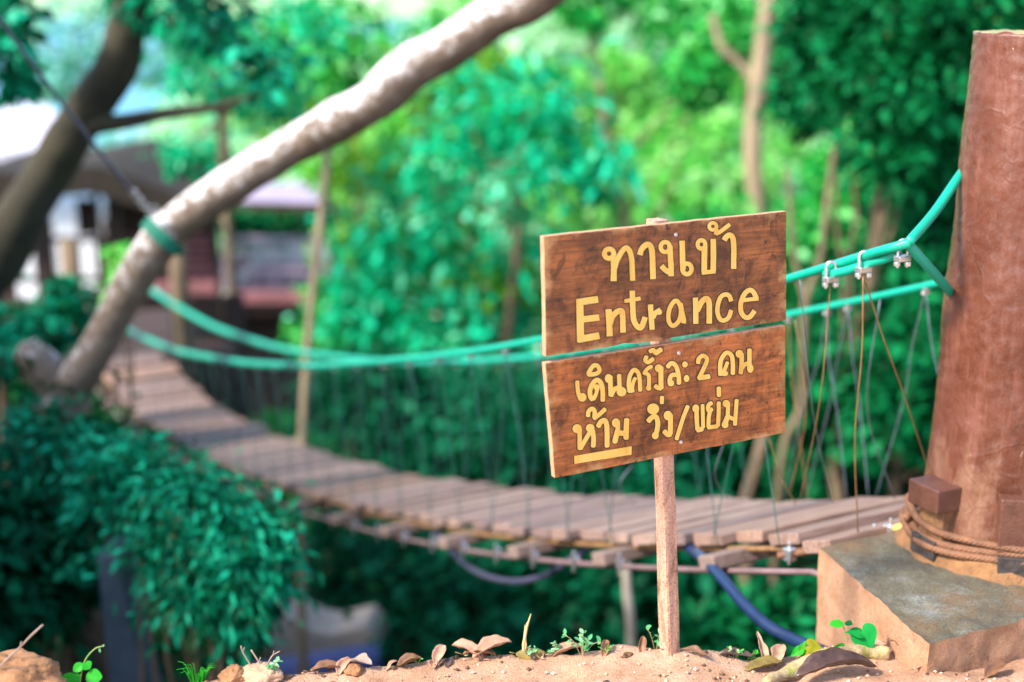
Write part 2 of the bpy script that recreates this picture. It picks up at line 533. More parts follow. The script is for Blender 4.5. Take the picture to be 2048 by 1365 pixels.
    D['lf_emerald'] = leaf_mat('leaf_emerald', (0.001, 0.14, 0.05), (0.001, 0.44, 0.20), (0.015, 0.76, 0.44))
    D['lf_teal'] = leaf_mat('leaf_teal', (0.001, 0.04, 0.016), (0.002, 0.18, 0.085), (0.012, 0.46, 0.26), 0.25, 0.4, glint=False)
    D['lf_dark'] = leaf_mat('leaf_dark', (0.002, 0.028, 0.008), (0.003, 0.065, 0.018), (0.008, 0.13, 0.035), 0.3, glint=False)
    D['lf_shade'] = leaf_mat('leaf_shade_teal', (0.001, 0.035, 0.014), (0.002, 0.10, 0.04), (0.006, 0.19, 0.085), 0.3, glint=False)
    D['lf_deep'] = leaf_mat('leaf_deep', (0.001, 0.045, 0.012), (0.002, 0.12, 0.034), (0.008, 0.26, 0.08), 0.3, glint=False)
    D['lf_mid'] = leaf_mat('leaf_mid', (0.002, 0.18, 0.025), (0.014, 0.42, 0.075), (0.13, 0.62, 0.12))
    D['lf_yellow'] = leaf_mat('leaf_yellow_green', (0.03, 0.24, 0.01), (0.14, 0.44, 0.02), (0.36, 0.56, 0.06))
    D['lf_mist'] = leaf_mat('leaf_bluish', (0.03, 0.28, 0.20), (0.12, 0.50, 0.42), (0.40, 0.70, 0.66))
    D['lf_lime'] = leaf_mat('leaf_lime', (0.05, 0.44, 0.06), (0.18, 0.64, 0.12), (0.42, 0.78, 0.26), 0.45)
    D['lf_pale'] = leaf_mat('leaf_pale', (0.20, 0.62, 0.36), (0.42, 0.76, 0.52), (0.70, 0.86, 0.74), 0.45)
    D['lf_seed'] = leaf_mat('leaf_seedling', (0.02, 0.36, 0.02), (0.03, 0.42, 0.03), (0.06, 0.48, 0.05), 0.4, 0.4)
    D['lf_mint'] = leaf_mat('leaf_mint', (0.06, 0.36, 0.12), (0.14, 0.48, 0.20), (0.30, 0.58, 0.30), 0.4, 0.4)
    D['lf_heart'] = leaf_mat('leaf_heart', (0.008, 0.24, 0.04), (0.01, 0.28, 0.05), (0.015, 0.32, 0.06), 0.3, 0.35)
    return D


MT = build_mats()


# ------------------------------------------------------------------ ground
def edge_y(x):
    e = interp(x, [-3, -1.2, -0.84, -0.72, -0.4, -0.1, 0.2, 0.6, 0.70, 0.86, 1.0, 1.3, 3.0], [2.50, 2.56, 2.62, 2.87, 2.915, 2.975, 2.965, 2.975, 3.03, 3.06, 3.72, 3.95, 4.1])
    return e + 0.035 * noise.noise(Vector((x * 4.0, 0.3, 1.7)))


def gz(x, y):
    e = edge_y(x)
    d = y - e
    p = Vector((x, y, 0.0))
    fine = 0.016 * noise.noise(p * 7) + 0.007 * noise.noise(p * 23) + (0.004 * noise.noise(p * 60) if abs(x) < 3 and y < 5 else 0)
    left = 0.0
    if x < -0.55:
        t = min(1.0, max(0.0, (-0.80 - x) / 0.22))
        left = 0.145 * t * t * (3 - 2 * t) * min(1.0, max(0.0, (3.2 - y) / 0.5))
    # small mound at the foot of the sign post, slight rise along the rim
    m1 = 0.030 * math.exp(-((x - 0.365) ** 2 + (y - 2.95) ** 2) / 0.03)
    m2 = 0.022 * math.exp(-((x + 0.05) ** 2) / 0.05 - ((y - 2.95) ** 2) / 0.010)
    m3 = 0.03 * math.exp(-((x - 0.95) ** 2) / 0.08 - ((y - 2.75) ** 2) / 0.03)
    z = fine + left + m1 + m2 + m3
    if d > 0:
        t = min(1.0, d / 2.2)
        drop = 2.9 * (1 - (1 - t) ** 2.2)
        if y > 5:
            drop += interp(y, [5, 12, 25, 60, 120, 3000], [0, 1.0, 3.2, 7.0, 9.0, 10.0])
        z = z * max(0.3, 1 - d) - drop + 0.25 * min(1, d / 2) * noise.noise(p * 0.7)
    if x > 4 and y > 4:
        z += (x - 4) * 0.25 if y < 60 else 0.0
    return z


def build_ground():
    xs = list(np.arange(-2.2, 2.2, 0.0135))
    ys = list(np.arange(2.0, 3.6, 0.0135))
    s, v = 0.03, xs[-1]
    while v < 1600:
        v += s; s *= 1.13; xs.append(v)
    s, v = 0.03, xs[0]
    lo = []
    while v > -1600:
        v -= s; s *= 1.13; lo.append(v)
    xs = lo[::-1] + xs
    s, v = 0.03, ys[-1]
    while v < 2500:
        v += s; s *= 1.09; ys.append(v)
    s, v = 0.03, ys[0]
    lo = []
    while v > -60:
        v -= s; s *= 1.15; lo.append(v)
    ys = lo[::-1] + ys
    nx, ny = len(xs), len(ys)
    co = np.empty((ny, nx, 3), dtype=np.float32)
    for j, y in enumerate(ys):
        for i, x in enumerate(xs):
            co[j, i] = (x, y, gz(x, y))
    idx = np.arange(nx * ny).reshape(ny, nx)
    quads = np.stack([idx[:-1, :-1], idx[:-1, 1:], idx[1:, 1:], idx[1:, :-1]], -1).reshape(-1, 4)
    me = bpy.data.meshes.new('ground')
    me.vertices.add(nx * ny)
    me.vertices.foreach_set('co', co.ravel())
    nq = len(quads)
    me.loops.add(nq * 4)
    me.loops.foreach_set('vertex_index', quads.ravel().astype(np.int32))
    me.polygons.add(nq)
    me.polygons.foreach_set('loop_start', np.arange(0, nq * 4, 4, dtype=np.int32))
    me.polygons.foreach_set('use_smooth', np.ones(nq, dtype=bool))
    me.update(calc_edges=True)
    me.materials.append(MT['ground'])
    o = bpy.data.objects.new('ground', me)
    COL.objects.link(o)
    o['kind'] = 'structure'
    o['label'] = 'sandy earth bank dropping into a green ravine'
    return o


build_ground()


def ground_hit(px, py):
    """Where the sight line to a photo pixel meets the bank, or the rim below it."""
    d = 2.6
    while d < 3.7:
        p = P(px, py, d)
        if p.y > edge_y(p.x) - 0.012:
            p.y = edge_y(p.x) - 0.012
            break
        if p.z <= gz(p.x, p.y):
            break
        d += 0.01
    p.z = gz(p.x, p.y)
    return p


def ground_depth(px, py):
    q = ground_hit(px, py) - CAM
    return q.y * cP - q.z * sP


def build_river():
    m, nt, N, L, B = mat('river_water')
    B.inputs['Base Color'].default_value = (0.10, 0.34, 0.46, 1)
    B.inputs['Roughness'].default_value = 0.45
    bump(N, L, nz(N, L, tc(N), 0.5, 4), 0.12, 0.4, B)
    b = MB()
    z = -7.6
    b.add([(-700, 75, z), (-14, 62, z), (-22, 400, z), (-700, 600, z)], [(0, 1, 2, 3)])
    o = b.build('river', m)
    o['kind'] = 'structure'
    o['label'] = 'pale river far below in the valley'


build_river()


# ------------------------------------------------------------------ leaves
def leaf_arrays(pos, dirs, nrm, ln, wd, fold=0.25):
    """Folded diamond leaves. Arrays (n,3),(n,3),(n,3),(n,),(n,)."""
    side = np.cross(dirs, nrm)
    side /= np.linalg.norm(side, axis=1, keepdims=True) + 1e-9
    nn = np.cross(side, dirs)
    l = ln[:, None]; w = wd[:, None]
    b = pos
    t = pos + dirs * l - nn * l * 0.12
    lft = pos + dirs * l * 0.45 + side * w + nn * w * fold
    rgt = pos + dirs * l * 0.45 - side * w + nn * w * fold
    return np.stack([b, lft, t, rgt], 1)


def leaf_mesh(name, quads, material, parent=None, base=None):
    n = len(quads)
    if base is None:
        base = BASE.get(parent, Vector((0, 0, 0)))
    co = (quads.reshape(-1, 3) - np.array(base)[None, :]).astype(np.float32)
    i0 = np.arange(n) * 4
    tris = np.stack([i0, i0 + 1, i0 + 2, i0, i0 + 2, i0 + 3], 1).reshape(-1)
    me = bpy.data.meshes.new(name)
    me.vertices.add(n * 4)
    me.vertices.foreach_set('co', co.ravel())
    me.loops.add(n * 6)
    me.loops.foreach_set('vertex_index', tris.astype(np.int32))
    me.polygons.add(n * 2)
    me.polygons.foreach_set('loop_start', np.arange(0, n * 6, 3, dtype=np.int32))
    me.update(calc_edges=True)
    me.materials.append(material)
    o = bpy.data.objects.new(name, me)
    COL.objects.link(o)
    if parent:
        o.parent = parent
    BASE[o] = Vector(base)
    return o


def unit(a):
    return a / (np.linalg.norm(a, axis=1, keepdims=True) + 1e-9)


def crown_quads(rng, center, radii, nclump, per, lsize, aspect=0.32, clump_r=0.22, droop=0.35, shell=0.55):
    c = np.array(center); r = np.array(radii)
    d = unit(rng.normal(size=(nclump, 3)))
    rad = shell + (1 - shell) * rng.random((nclump, 1))
    rad *= 0.85 + 0.3 * rng.random((nclump, 1))
    cl = c + d * r * rad
    cs = clump_r * r.mean() * (0.5 + rng.random((nclump, 1)))
    off = rng.normal(size=(nclump, per, 3)) * cs[:, None, :] * np.array([1, 1, 0.6])
    pos = (cl[:, None, :] + off).reshape(-1, 3)
    out = unit(off.reshape(-1, 3) + 0.6 * np.repeat(d, per, 0) * cs.mean())
    n = len(pos)
    dirs = unit(out + rng.normal(size=(n, 3)) * 0.6 + np.array([0, 0, -droop]))
    nrm = unit(np.array([0, 0, 1.0]) + rng.normal(size=(n, 3)) * 0.55 + 0.3 * np.array([-0.4, -0.4, 0]))
    ln = lsize * (0.6 + 0.8 * rng.random(n))
    return leaf_arrays(pos, dirs, nrm, ln, ln * aspect, 0.25), cl


def limb(b, p0, p1, r0, r1, rng, n=7, wob=0.08, seg=8):
    p0 = Vector(p0); p1 = Vector(p1)
    L = (p1 - p0).length
    pts, rad = [], []
    ph = rng.random() * 10
    for i in range(n + 1):
        t = i / n
        w = Vector((noise.noise(Vector((t * 2 + ph, 0, 0))), noise.noise(Vector((0, t * 2 + ph, 0))), noise.noise(Vector((0, 0, t * 2 + ph))) * 0.4))
        pts.append(p0.lerp(p1, t) + w * L * wob * math.sin(math.pi * min(1, t * 1.0 + 0.0)))
        rad.append(lerp(r0, r1, t))
    b.tube(pts, rad, seg, rough=0.15, rs=3)
    return pts


def tree(name, label, cat, base, crowns, leafm, barkm, seed, group=None, lsize=0.15, aspect=0.32, nclump=60, per=40,
         trunk_r=0.12, droop=0.35, shell=0.5, clump_r=0.22, trunk_top=None, limbs=8, sub=None):
    rng = np.random.default_rng(seed)
    t = thing(name, label, cat, base, group)
    q = []
    cls = []
    for (c, r) in crowns:
        a, cl = crown_quads(rng, c, r, nclump, per, lsize, aspect, clump_r, droop, shell)
        q.append(a); cls.append(cl)
    leaf_mesh('crown', np.concatenate(q), leafm, t)
    cl = np.concatenate(cls)
    b = MB()
    if trunk_top is None:
        trunk_top = Vector(crowns[0][0])
    pts = limb(b, Vector(base) - Vector((0, 0, 0.2)), trunk_top, trunk_r, trunk_r * 0.45, rng, 10, 0.06, 10)
    for i in range(limbs):
        tgt = cl[rng.integers(len(cl))]
        st = pts[int(rng.integers(len(pts) // 2, len(pts)))]
        limb(b, st, tgt, trunk_r * 0.35, trunk_r * 0.08, rng, 6, 0.1, 6)
    b.build('trunk', barkm, t, True)
    return t


def on_ground(p):
    return Vector((p.x, p.y, gz(p.x, p.y)))


# ------------------------------------------------------------------ the sign
def build_sign():
    psi = math.radians(29)
    roll_u = math.radians(-1.5)
    e1 = Vector((math.cos(psi), math.sin(psi), 0.0))
    nf = Vector((math.sin(psi), -math.cos(psi), 0.0))       # faces the camera
    lean = Matrix.Rotation(math.radians(0.0), 3, e1)
    nf = lean @ nf
    e2 = nf.cross(e1) * -1
    e2 = e1.cross(nf) * -1
    e2 = Vector((0, 0, 1)) if e2.z == 0 else e2
    if e2.z < 0:
        e2 = -e2
    O = P(1335, 690, 2.992)                                  # a point of the board's front face

    def hit(px, py):
        d = P(px, py, 1.0) - CAM
        t = (O - CAM).dot(nf) / d.dot(nf)
        q = CAM + d * t - O
        return q.dot(e1), q.dot(e2)

    base = on_ground(P(1348, 1333, 3.2))
    s = thing('sign', 'two brown wooden boards with yellow hand-painted lettering on a thin post', 'sign', base)
    R = Matrix((e1, e2, nf)).transposed()
    M0 = Matrix.Translation(O - base) @ R.to_4x4()
    rnd = random.Random(4)

    def board(name, corners, mat_, chips=()):
        c = [hit(*p) for p in corners]
        loop = []
        for i in range(4):
            a, b_ = Vector(c[i]), Vector(c[(i + 1) % 4])
            n = 26 if i % 2 == 0 else 12
            for k in range(n):
                p = a.lerp(b_, k / n)
                j = 0.0005
                if (i, k) in chips:
                    j = 0.003
                p += Vector((rnd.uniform(-j, j), rnd.uniform(-j, j)))
                loop.append(Vector((p.x, p.y, 0)))
        b = MB()
        T = 0.0145
        n = len(loop)
        # front face, back face, sides
        b.add(loop + [p + Vector((0, 0, -T)) for p in loop],
              [tuple(range(n))], 0)
        b.f.append(tuple(reversed(range(n, 2 * n)))); b.m.append(0)
        for i in range(n):
            j = (i + 1) % n
            b.f.append((i, i + n, j + n, j)); b.m.append(1)
        o = b.build(name, [mat_, MT['raw_edge']], s, base=Vector((0, 0, 0)), M=M0)
        recalc(o)
        bevel(o, 0.0016, 2)
        BASE[o] = Vector((0, 0, 0))
        return o

    ub = board('board', [(1087, 473), (1573, 423), (1573, 641), (1092, 714)], MT['board_top'], {(2, k) for k in range(13, 24)})
    lb = board('board', [(1090, 727), (1571, 651), (1571, 866), (1110, 957)], MT['board_low'])

    regs = {'A': (1190, 430, 6.8267), 'B': (1140, 560, 5.12), 'C': (1140, 690, 9.75), 'D': (1320, 680, 9.75),
            'E': (1130, 800, 9.75), 'F': (1280, 760, 9.2857)}

    def ell(cx, cy, rx, ry, n=14):
        return [(cx + rx * math.cos(2 * math.pi * k / n), cy + ry * math.sin(2 * math.pi * k / n)) for k in range(n)]

    def lettering(name, parent, reg, strokes, rounded):
        ox, oy, sc = regs[reg] if isinstance(reg, str) else reg
        b = MB()
        cnt = 0
        px2m = 3.1 / FOC / sc
        for st in strokes:
            kind = st[0]
            if kind in ('R',):              # other region
                ox, oy, sc = regs[st[1]]
                px2m = 3.1 / FOC / sc
                continue
            cnt += 1
            if kind == 'poly':
                loop = [Vector(hit(ox + x / sc, oy + y / sc)) for x, y in st[1]]
                cen = sum(loop, Vector((0, 0))) / len(loop)
                for lay in (0, 1):
                    z = (0.0004 if lay == 0 else 0.0010) + cnt * 0.000012
                    ll = [p + ((p - cen).normalized() * 0.0018 if lay == 0 else Vector((0, 0))) for p in loop]
                    b.add([(p.x, p.y, z) for p in ll], [tuple(range(len(ll)))], 1 - lay)
                continue
            if kind == 'ball':
                (cx, cy), dia = st[1], st[2]
                dx = dia if not isinstance(dia, tuple) else dia[0]
                dy = dia if not isinstance(dia, tuple) else dia[1]
                for lay in (0, 1):
                    z = (0.0004 if lay == 0 else 0.0010) + cnt * 0.000012
                    g = 15 * sc / 9.75 if lay == 0 else 0
                    pts = [Vector(hit(ox + x / sc, oy + y / sc)) for x, y in ell(cx, cy, dx / 2 + g, dy / 2 + g, 20)]
                    b.add([(p.x, p.y, z) for p in pts], [tuple(range(len(pts)))], 1 - lay)
                continue
            w, raw = st[1], st[2]
            closed = kind == 'ring'
            pts2 = [Vector((x, y, 0)) for x, y in raw]
            path = smooth_path(pts2, 6, closed) if len(pts2) > 2 else pts2
            for lay in (0, 1):
                z = (0.0004 if lay == 0 else 0.0010) + cnt * 0.000012
                ww = w / 2 + (16 * sc / 9.75 if lay == 0 else 0)
                pp = list(path)
                if not closed and lay == 0:
                    g = 11 * sc / 9.75
                    pp = [pp[0] + (pp[0] - pp[1]).normalized() * g] + pp + [pp[-1] + (pp[-1] - pp[-2]).normalized() * g]
                if not closed and rounded:
                    # round the ends by tapering the last half width
                    pass
                n = len(pp)
                L_, R_ = [], []
                for i in range(n):
                    if closed:
                        t = pp[(i + 1) % n] - pp[(i - 1) % n]
                    else:
                        t = pp[min(i + 1, n - 1)] - pp[max(i - 1, 0)]
                    t.normalize()
                    nn = Vector((-t.y, t.x, 0))
                    wj = ww * (1 + 0.05 * noise.noise(Vector((i * 0.5, cnt * 3.1, 0))))
                    for lst, sg in ((L_, 1), (R_, -1)):
                        q = pp[i] + nn * wj * sg
                        u = hit(ox + q.x / sc, oy + q.y / sc)
                        lst.append((u[0], u[1], z))
                vs = L_ + R_
                fs = [(i, i + 1, n + i + 1, n + i) for i in range(n - 1)]
                if closed:
                    fs.append((n - 1, 0, n, 2 * n - 1))
                b.add(vs, fs, 1 - lay)
                if not closed and rounded:
                    for end, other in ((pp[0], pp[1]), (pp[-1], pp[-2])):
                        dv = (end - other).normalized()
                        nn = Vector((-dv.y, dv.x, 0))
                        fan = []
                        for k in range(9):
                            a = math.pi * k / 8
                            q = end + nn * ww * math.cos(a) + dv * ww * 0.55 * math.sin(a)
                            u = hit(ox + q.x / sc, oy + q.y / sc)
                            fan.append((u[0], u[1], z + 0.000004))
                        b.add(fan, [tuple(range(9))], 1 - lay)
        o = b.build(name, [MT['yellow'], MT['outline']], parent, base=Vector((0, 0, 0)))
        # make all faces look out of the board
        me = o.data
        me.update()
        flip = [p.index for p in me.polygons if p.normal.z < 0]
        if flip:
            import bmesh
            bm = bmesh.new(); bm.from_mesh(me); bm.faces.ensure_lookup_table()
            bmesh.ops.reverse_faces(bm, faces=[bm.faces[i] for i in flip])
            bm.to_mesh(me); bm.free()
        return o

    S, RG, BL = 'line', 'ring', 'ball'
    lettering('lettering', ub, 'A', [
        (RG, 68, ell(188, 530, 64, 64)), (S, 82, [(250, 585), (254, 700), (250, 905)]),
        (S, 72, [(265, 730), (285, 650), (325, 565), (380, 480), (430, 452), (475, 510), (498, 620), (504, 740), (511, 900)]),
        (S, 78, [(608, 548), (632, 470), (690, 412), (738, 410), (770, 470), (780, 580), (784, 700), (789, 878)]),
        (RG, 60, ell(955, 440, 62, 68)), (S, 76, [(1018, 420), (1025, 560), (1033, 700), (1037, 838)]),
        (S, 72, [(1035, 795), (965, 760), (902, 695)]),
        (S, 75, [(1184, 352), (1190, 520), (1192, 640), (1200, 750)]), (RG, 62, ell(1252, 738, 62, 72)),
        (RG, 58, ell(1449, 404, 52, 58)), (S, 78, [(1492, 430), (1488, 600), (1487, 780)]),
        (S, 58, [(1452, 790), (1640, 770)]), (S, 75, [(1610, 328), (1612, 550), (1609, 772)]),
        (RG, 50, ell(1604, 157, 49, 48)), (S, 46, [(1655, 150), (1655, 200), (1636, 270)]),
        (S, 56, [(1640, 258), (1700, 232), (1838, 128)]),
        (S, 74, [(1758, 348), (1790, 297), (1838, 277), (1878, 320), (1890, 450), (1889, 600), (1888, 738)]),
    ], False)
    lettering('lettering', ub, 'B', [
        (S, 74, [(97, 198), (102, 400), (105, 638)]), (S, 72, [(68, 232), (285, 199)]), (S, 66, [(105, 408), (297, 384)]),
        (S, 70, [(78, 612), (298, 570)]),
        (S, 64, [(392, 300), (399, 440), (405, 578)]), (S, 58, [(408, 450), (430, 380), (478, 328), (525, 318), (536, 380), (540, 540)]),
        (S, 57, [(635, 110), (640, 290), (650, 410), (688, 478), (724, 488), (750, 435), (766, 380)]), (S, 40, [(553, 218), (720, 190)]),
        (S, 54, [(820, 252), (829, 380), (838, 510)]), (S, 50, [(845, 390), (872, 340), (925, 305)]), (BL, (912, 330), 58),
        (RG, 46, [(1080, 213), (1125, 265), (1132, 355), (1105, 430), (1052, 470), (1012, 432), (1005, 350), (1030, 265)]),
        (S, 48, [(1128, 240), (1143, 330), (1162, 410), (1156, 445)]),
        (S, 54, [(1281, 182), (1284, 320), (1285, 450)]), (S, 58, [(1297, 320), (1348, 222), (1395, 192), (1420, 235), (1423, 330), (1422, 448)]),
        (S, 46, [(1648, 220), (1628, 165), (1585, 150), (1540, 177), (1512, 250), (1506, 330), (1530, 398), (1570, 416), (1620, 385), (1648, 308)]),
        (S, 40, [(1755, 212), (1840, 200), (1928, 193)]),
        (S, 50, [(1908, 192), (1872, 122), (1830, 106), (1780, 150), (1746, 240), (1750, 330), (1790, 382), (1840, 377), (1888, 315)]),
    ], False)
    lettering('lettering', lb, 'C', [
        (S, 82, [(135, 715), (145, 850), (168, 980), (200, 1040)]), (BL, (232, 1022), 172),
        (RG, 84, [(358, 570), (400, 470), (470, 398), (540, 418), (570, 500), (520, 555), (430, 575)]),
        (S, 92, [(634, 1085), (632, 900), (605, 760), (530, 685), (440, 750), (386, 880), (392, 1000), (432, 1065)]),
        (S, 74, [(455, 1060), (500, 960), (528, 860)]), (BL, (514, 826), 120),
        (BL, (745, 655), (145, 175)), (S, 92, [(778, 620), (785, 800), (790, 985)]), (S, 86, [(795, 990), (860, 870), (925, 830)]),
        (S, 86, [(952, 590), (955, 700), (965, 880)]), (BL, (998, 912), 190),
        (S, 84, [(1156, 910), (1140, 760), (1162, 600), (1240, 490), (1320, 540), (1354, 680), (1362, 890)]),
        (S, 72, [(1205, 900), (1212, 790), (1242, 695), (1270, 650)]), (S, 70, [(1150, 905), (1235, 890)]),
        (S, 84, [(1485, 230), (1462, 300), (1520, 335), (1615, 275)]),
        (S, 84, [(1555, 130), (1615, 100), (1665, 165)]), (S, 96, [(1660, 165), (1770, 90)]),
        (S, 74, [(1588, 420), (1500, 470), (1450, 540), (1445, 565)]), (S, 78, [(1455, 550), (1525, 590), (1535, 700), (1528, 850)]), (BL, (1524, 842), 106),
        (BL, (1722, 455), 155), (S, 98, [(1768, 440), (1766, 600), (1770, 845)]), (S, 84, [(1765, 850), (1700, 835), (1655, 800)]),
        ('R', 'D'),
        (S, 88, [(140, 525), (215, 455), (295, 500), (342, 620), (362, 760), (362, 850)]),
        (S, 86, [(315, 680), (225, 690), (182, 780), (200, 850)]), (BL, (205, 842), 130),
        (BL, (478, 478), (110, 122)), (BL, (510, 752), (112, 140)),
        (S, 84, [(735, 450), (752, 365), (830, 308), (908, 370), (872, 500), (805, 640), (752, 750)]), (S, 98, [(755, 742), (950, 715)]),
        (S, 86, [(1172, 680), (1165, 520), (1192, 370), (1290, 250), (1388, 310), (1414, 480), (1412, 660)]),
        (S, 74, [(1225, 650), (1270, 540), (1308, 440)]), (BL, (1255, 655), (135, 110)),
        (BL, (1540, 272), (150, 155)), (S, 88, [(1582, 270), (1585, 450), (1566, 650)]), (S, 84, [(1585, 555), (1655, 475), (1715, 460)]),
        (S, 88, [(1735, 190), (1735, 400), (1732, 570)]), (BL, (1752, 555), (130, 175)),
    ], True)
    lettering('lettering', lb, 'E', [
        (S, 84, [(445, 315), (452, 230), (520, 172), (572, 222), (566, 345)]), (S, 84, [(562, 362), (680, 270), (775, 182)]),
        (BL, (232, 562), 182), (S, 88, [(280, 570), (280, 750), (284, 955)]), (S, 86, [(298, 945), (380, 800), (468, 650)]),
        (BL, (486, 550), (170, 165)), (S, 94, [(535, 600), (553, 750), (545, 905)]),
        (S, 98, [(642, 515), (692, 432), (768, 402), (808, 500), (815, 700), (815, 905)]),
        (BL, (988, 448), (160, 180)), (S, 92, [(1022, 430), (1026, 590)]), (S, 104, [(1026, 590), (985, 730), (970, 800)]),
        (S, 104, [(1035, 645), (1130, 650)]), (S, 104, [(1197, 380), (1190, 550), (1185, 750)]), (BL, (970, 800), 110),
        ('poly', [(172, 1092), (1295, 903), (1292, 1066), (178, 1248)]),
        ('R', 'F'),
        (BL, (238, 540), (222, 205)), (S, 78, [(402, 315), (400, 430)]),
        (S, 92, [(150, 765), (225, 690), (295, 690), (325, 800), (312, 930), (275, 1040)]), (BL, (278, 1032), (130, 140)),
        (BL, (512, 662), (160, 175)), (S, 92, [(560, 650), (560, 800), (556, 1000)]), (S, 92, [(560, 1010), (505, 1015), (445, 955)]),
        (S, 76, [(880, 490), (790, 720), (672, 1100)]),
        (BL, (1030, 530), (130, 150)), (S, 82, [(1042, 500), (1048, 750), (1062, 920)]), (S, 88, [(1060, 935), (1150, 910)]),
        (S, 70, [(1155, 465), (1160, 650), (1166, 880)]),
        (S, 78, [(1320, 425), (1262, 480), (1268, 570), (1330, 545)]), (S, 74, [(1292, 590), (1270, 700), (1264, 870)]),
        (S, 78, [(1260, 882), (1430, 862)]), (S, 78, [(1455, 420), (1455, 600), (1440, 850)]),
        (S, 84, [(1457, 145), (1460, 295)]),
        (BL, (1595, 440), 140), (S, 78, [(1630, 430), (1622, 680)]), (S, 96, [(1618, 690), (1572, 800)]), (BL, (1572, 832), 130),
        (S, 74, [(1630, 680), (1745, 735)]), (S, 76, [(1788, 375), (1772, 600), (1756, 830)]),
    ], True)
    # post behind the boards
    b = MB()
    top = P(1334, 447, 3.03) - nf * 0.017
    bot = base + Vector((0, 0, -0.15))
    w, dp = 0.0315, 0.036
    botc = base - nf * (dp / 2)
    topc = Vector(O) + e1 * hit(1333, 446)[0] + e2 * (hit(1333, 444)[1]) - nf * (0.0175 + dp / 2)
    axis = (topc - botc)
    n = 14
    loops = []
    for i in range(n + 1):
        c = botc - axis.normalized() * 0.15 + (axis + axis.normalized() * 0.15) * (i / n)
        j = 0.0012
        ring = []
        for sx, sy in ((-1, -1), (-0.6, -1), (0, -1), (0.6, -1), (1, -1), (1, 0), (1, 1), (0, 1), (-1, 1), (-1, 0.4), (-1, -0.4)):
            fx = sx * w / 2; fy = sy * dp / 2
            if abs(sx) == 1 and abs(sy) == 1:
                fx *= 0.95; fy *= 0.95
            ring.append(c + e1 * (fx + rnd.uniform(-j, j)) - nf * (fy + rnd.uniform(-j, j)))
        loops.append(ring)
    # flip sign: -nf*fy with sy=-1 is the front
    k = len(loops[0])
    vs = [p for r_ in loops for p in r_]
    fs = []
    for i in range(n):
        for q in range(k):
            q2 = (q + 1) % k
            fs.append((i * k + q, i * k + q2, (i + 1) * k + q2, (i + 1) * k + q))
    fs.append(tuple(range(k))); fs.append(tuple(n * k + q for q in range(k)))
    b.add(vs, fs)
    o = b.build('post', MT['post'], s)
    recalc(o)
    # screws
    for bd, pxs in ((ub, [(1352, 470)]), (lb, [(1358, 707), (1362, 885)])):
        for (x, y) in pxs:
            u = hit(x, y)
            b = MB()
            pts = [(u[0] + 0.0032 * math.cos(a), u[1] + 0.0032 * math.sin(a), 0.0012) for a in np.linspace(0, 2 * math.pi, 13)[:-1]]
            inn = [(u[0] + 0.0013 * math.cos(a), u[1] + 0.0013 * math.sin(a), 0.0004) for a in np.linspace(0, 2 * math.pi, 13)[:-1]]
            out = [(u[0] + 0.0042 * math.cos(a), u[1] + 0.0042 * math.sin(a), 0.0001) for a in np.linspace(0, 2 * math.pi, 13)[:-1]]
            b.add(pts + inn + out, [(i, (i + 1) % 12, 12 + (i + 1) % 12, 12 + i) for i in range(12)] +
                  [(i, 24 + i, 24 + (i + 1) % 12, (i + 1) % 12) for i in range(12)] + [tuple(range(12, 24))])
            recalc(b.build('screw', MT['steel'], bd, base=Vector((0, 0, 0))))
    # pale splintered tip of the post above the top board
    return s


build_sign()


# ------------------------------------------------------------------ plinth and pillar
PT = 0.10
C_NEAR = Vector((0.907, 2.842)); V_L = Vector((-0.12, 0.556)); V_R = Vector((0.253, 0.132)).normalized() * 0.80
PIL = Vector((1.243, 3.42, PT))


def build_plinth():
    base = Vector((1.17, 3.25, 0))
    t = MB()
    n = 70
    zb = -0.75
    c = [C_NEAR, C_NEAR + V_R, C_NEAR + V_R + V_L, C_NEAR + V_L]
    # one skin: top grid + side grids, roughened
    grid = {}
    def disp(p, nrm, amp):
        return p + nrm * (amp * noise.noise(p * 18) + amp * 0.5 * noise.noise(p * 55))
    vs, fs = [], []
    def sheet(o, u, v, nu, nv, nrm, amp):
        b0 = len(vs)
        for j in range(nv + 1):
            for i in range(nu + 1):
                p = o + u * (i / nu) + v * (j / nv)
                e = min(i, nu - i, j, nv - j)
                q = disp(p, nrm, amp) if e > 0 else p + Vector((noise.noise(p * 30), noise.noise(p * 30 + Vector((5, 0, 0))), noise.noise(p * 30 + Vector((0, 9, 0))))) * 0.0035 + Vector((noise.noise(p * 9), noise.noise(p * 9 + Vector((5, 0, 0))), noise.noise(p * 9 + Vector((0, 9, 0))))) * 0.004
                vs.append(q)
        for j in range(nv):
            for i in range(nu):
                a = b0 + j * (nu + 1) + i
                fs.append((a, a + 1, a + nu + 2, a + nu + 1))
    V3 = lambda v2, z=0.0: Vector((v2.x, v2.y, z))
    sheet(V3(c[0], PT), V3(V_R), V3(V_L), n, n, Vector((0, 0, 1)), 0.007)
    for k in range(4):
        a = c[k]; b_ = c[(k + 1) % 4]
        d = b_ - a
        nr = Vector((d.y, -d.x, 0)).normalized()
        sheet(V3(a, zb), V3(d), Vector((0, 0, PT - zb)), n, 46, nr, 0.007)
    t.add(vs, fs)
    o = t.build('plinth', MT['plinth'], None, True, base=base)
    o.location = base
    import bmesh
    bm = bmesh.new(); bm.from_mesh(o.data)
    bmesh.ops.remove_doubles(bm, verts=bm.verts, dist=0.0004)
    bmesh.ops.recalc_face_normals(bm, faces=bm.faces)
    for e in bm.edges:
        if len(e.link_faces) == 2 and e.calc_face_angle(0) > 0.9:
            e.smooth = False
    bm.to_mesh(o.data); bm.free()
    tag(o, 'mossy concrete plinth with earth-stained sides under the brown pillar', 'plinth')


build_plinth()


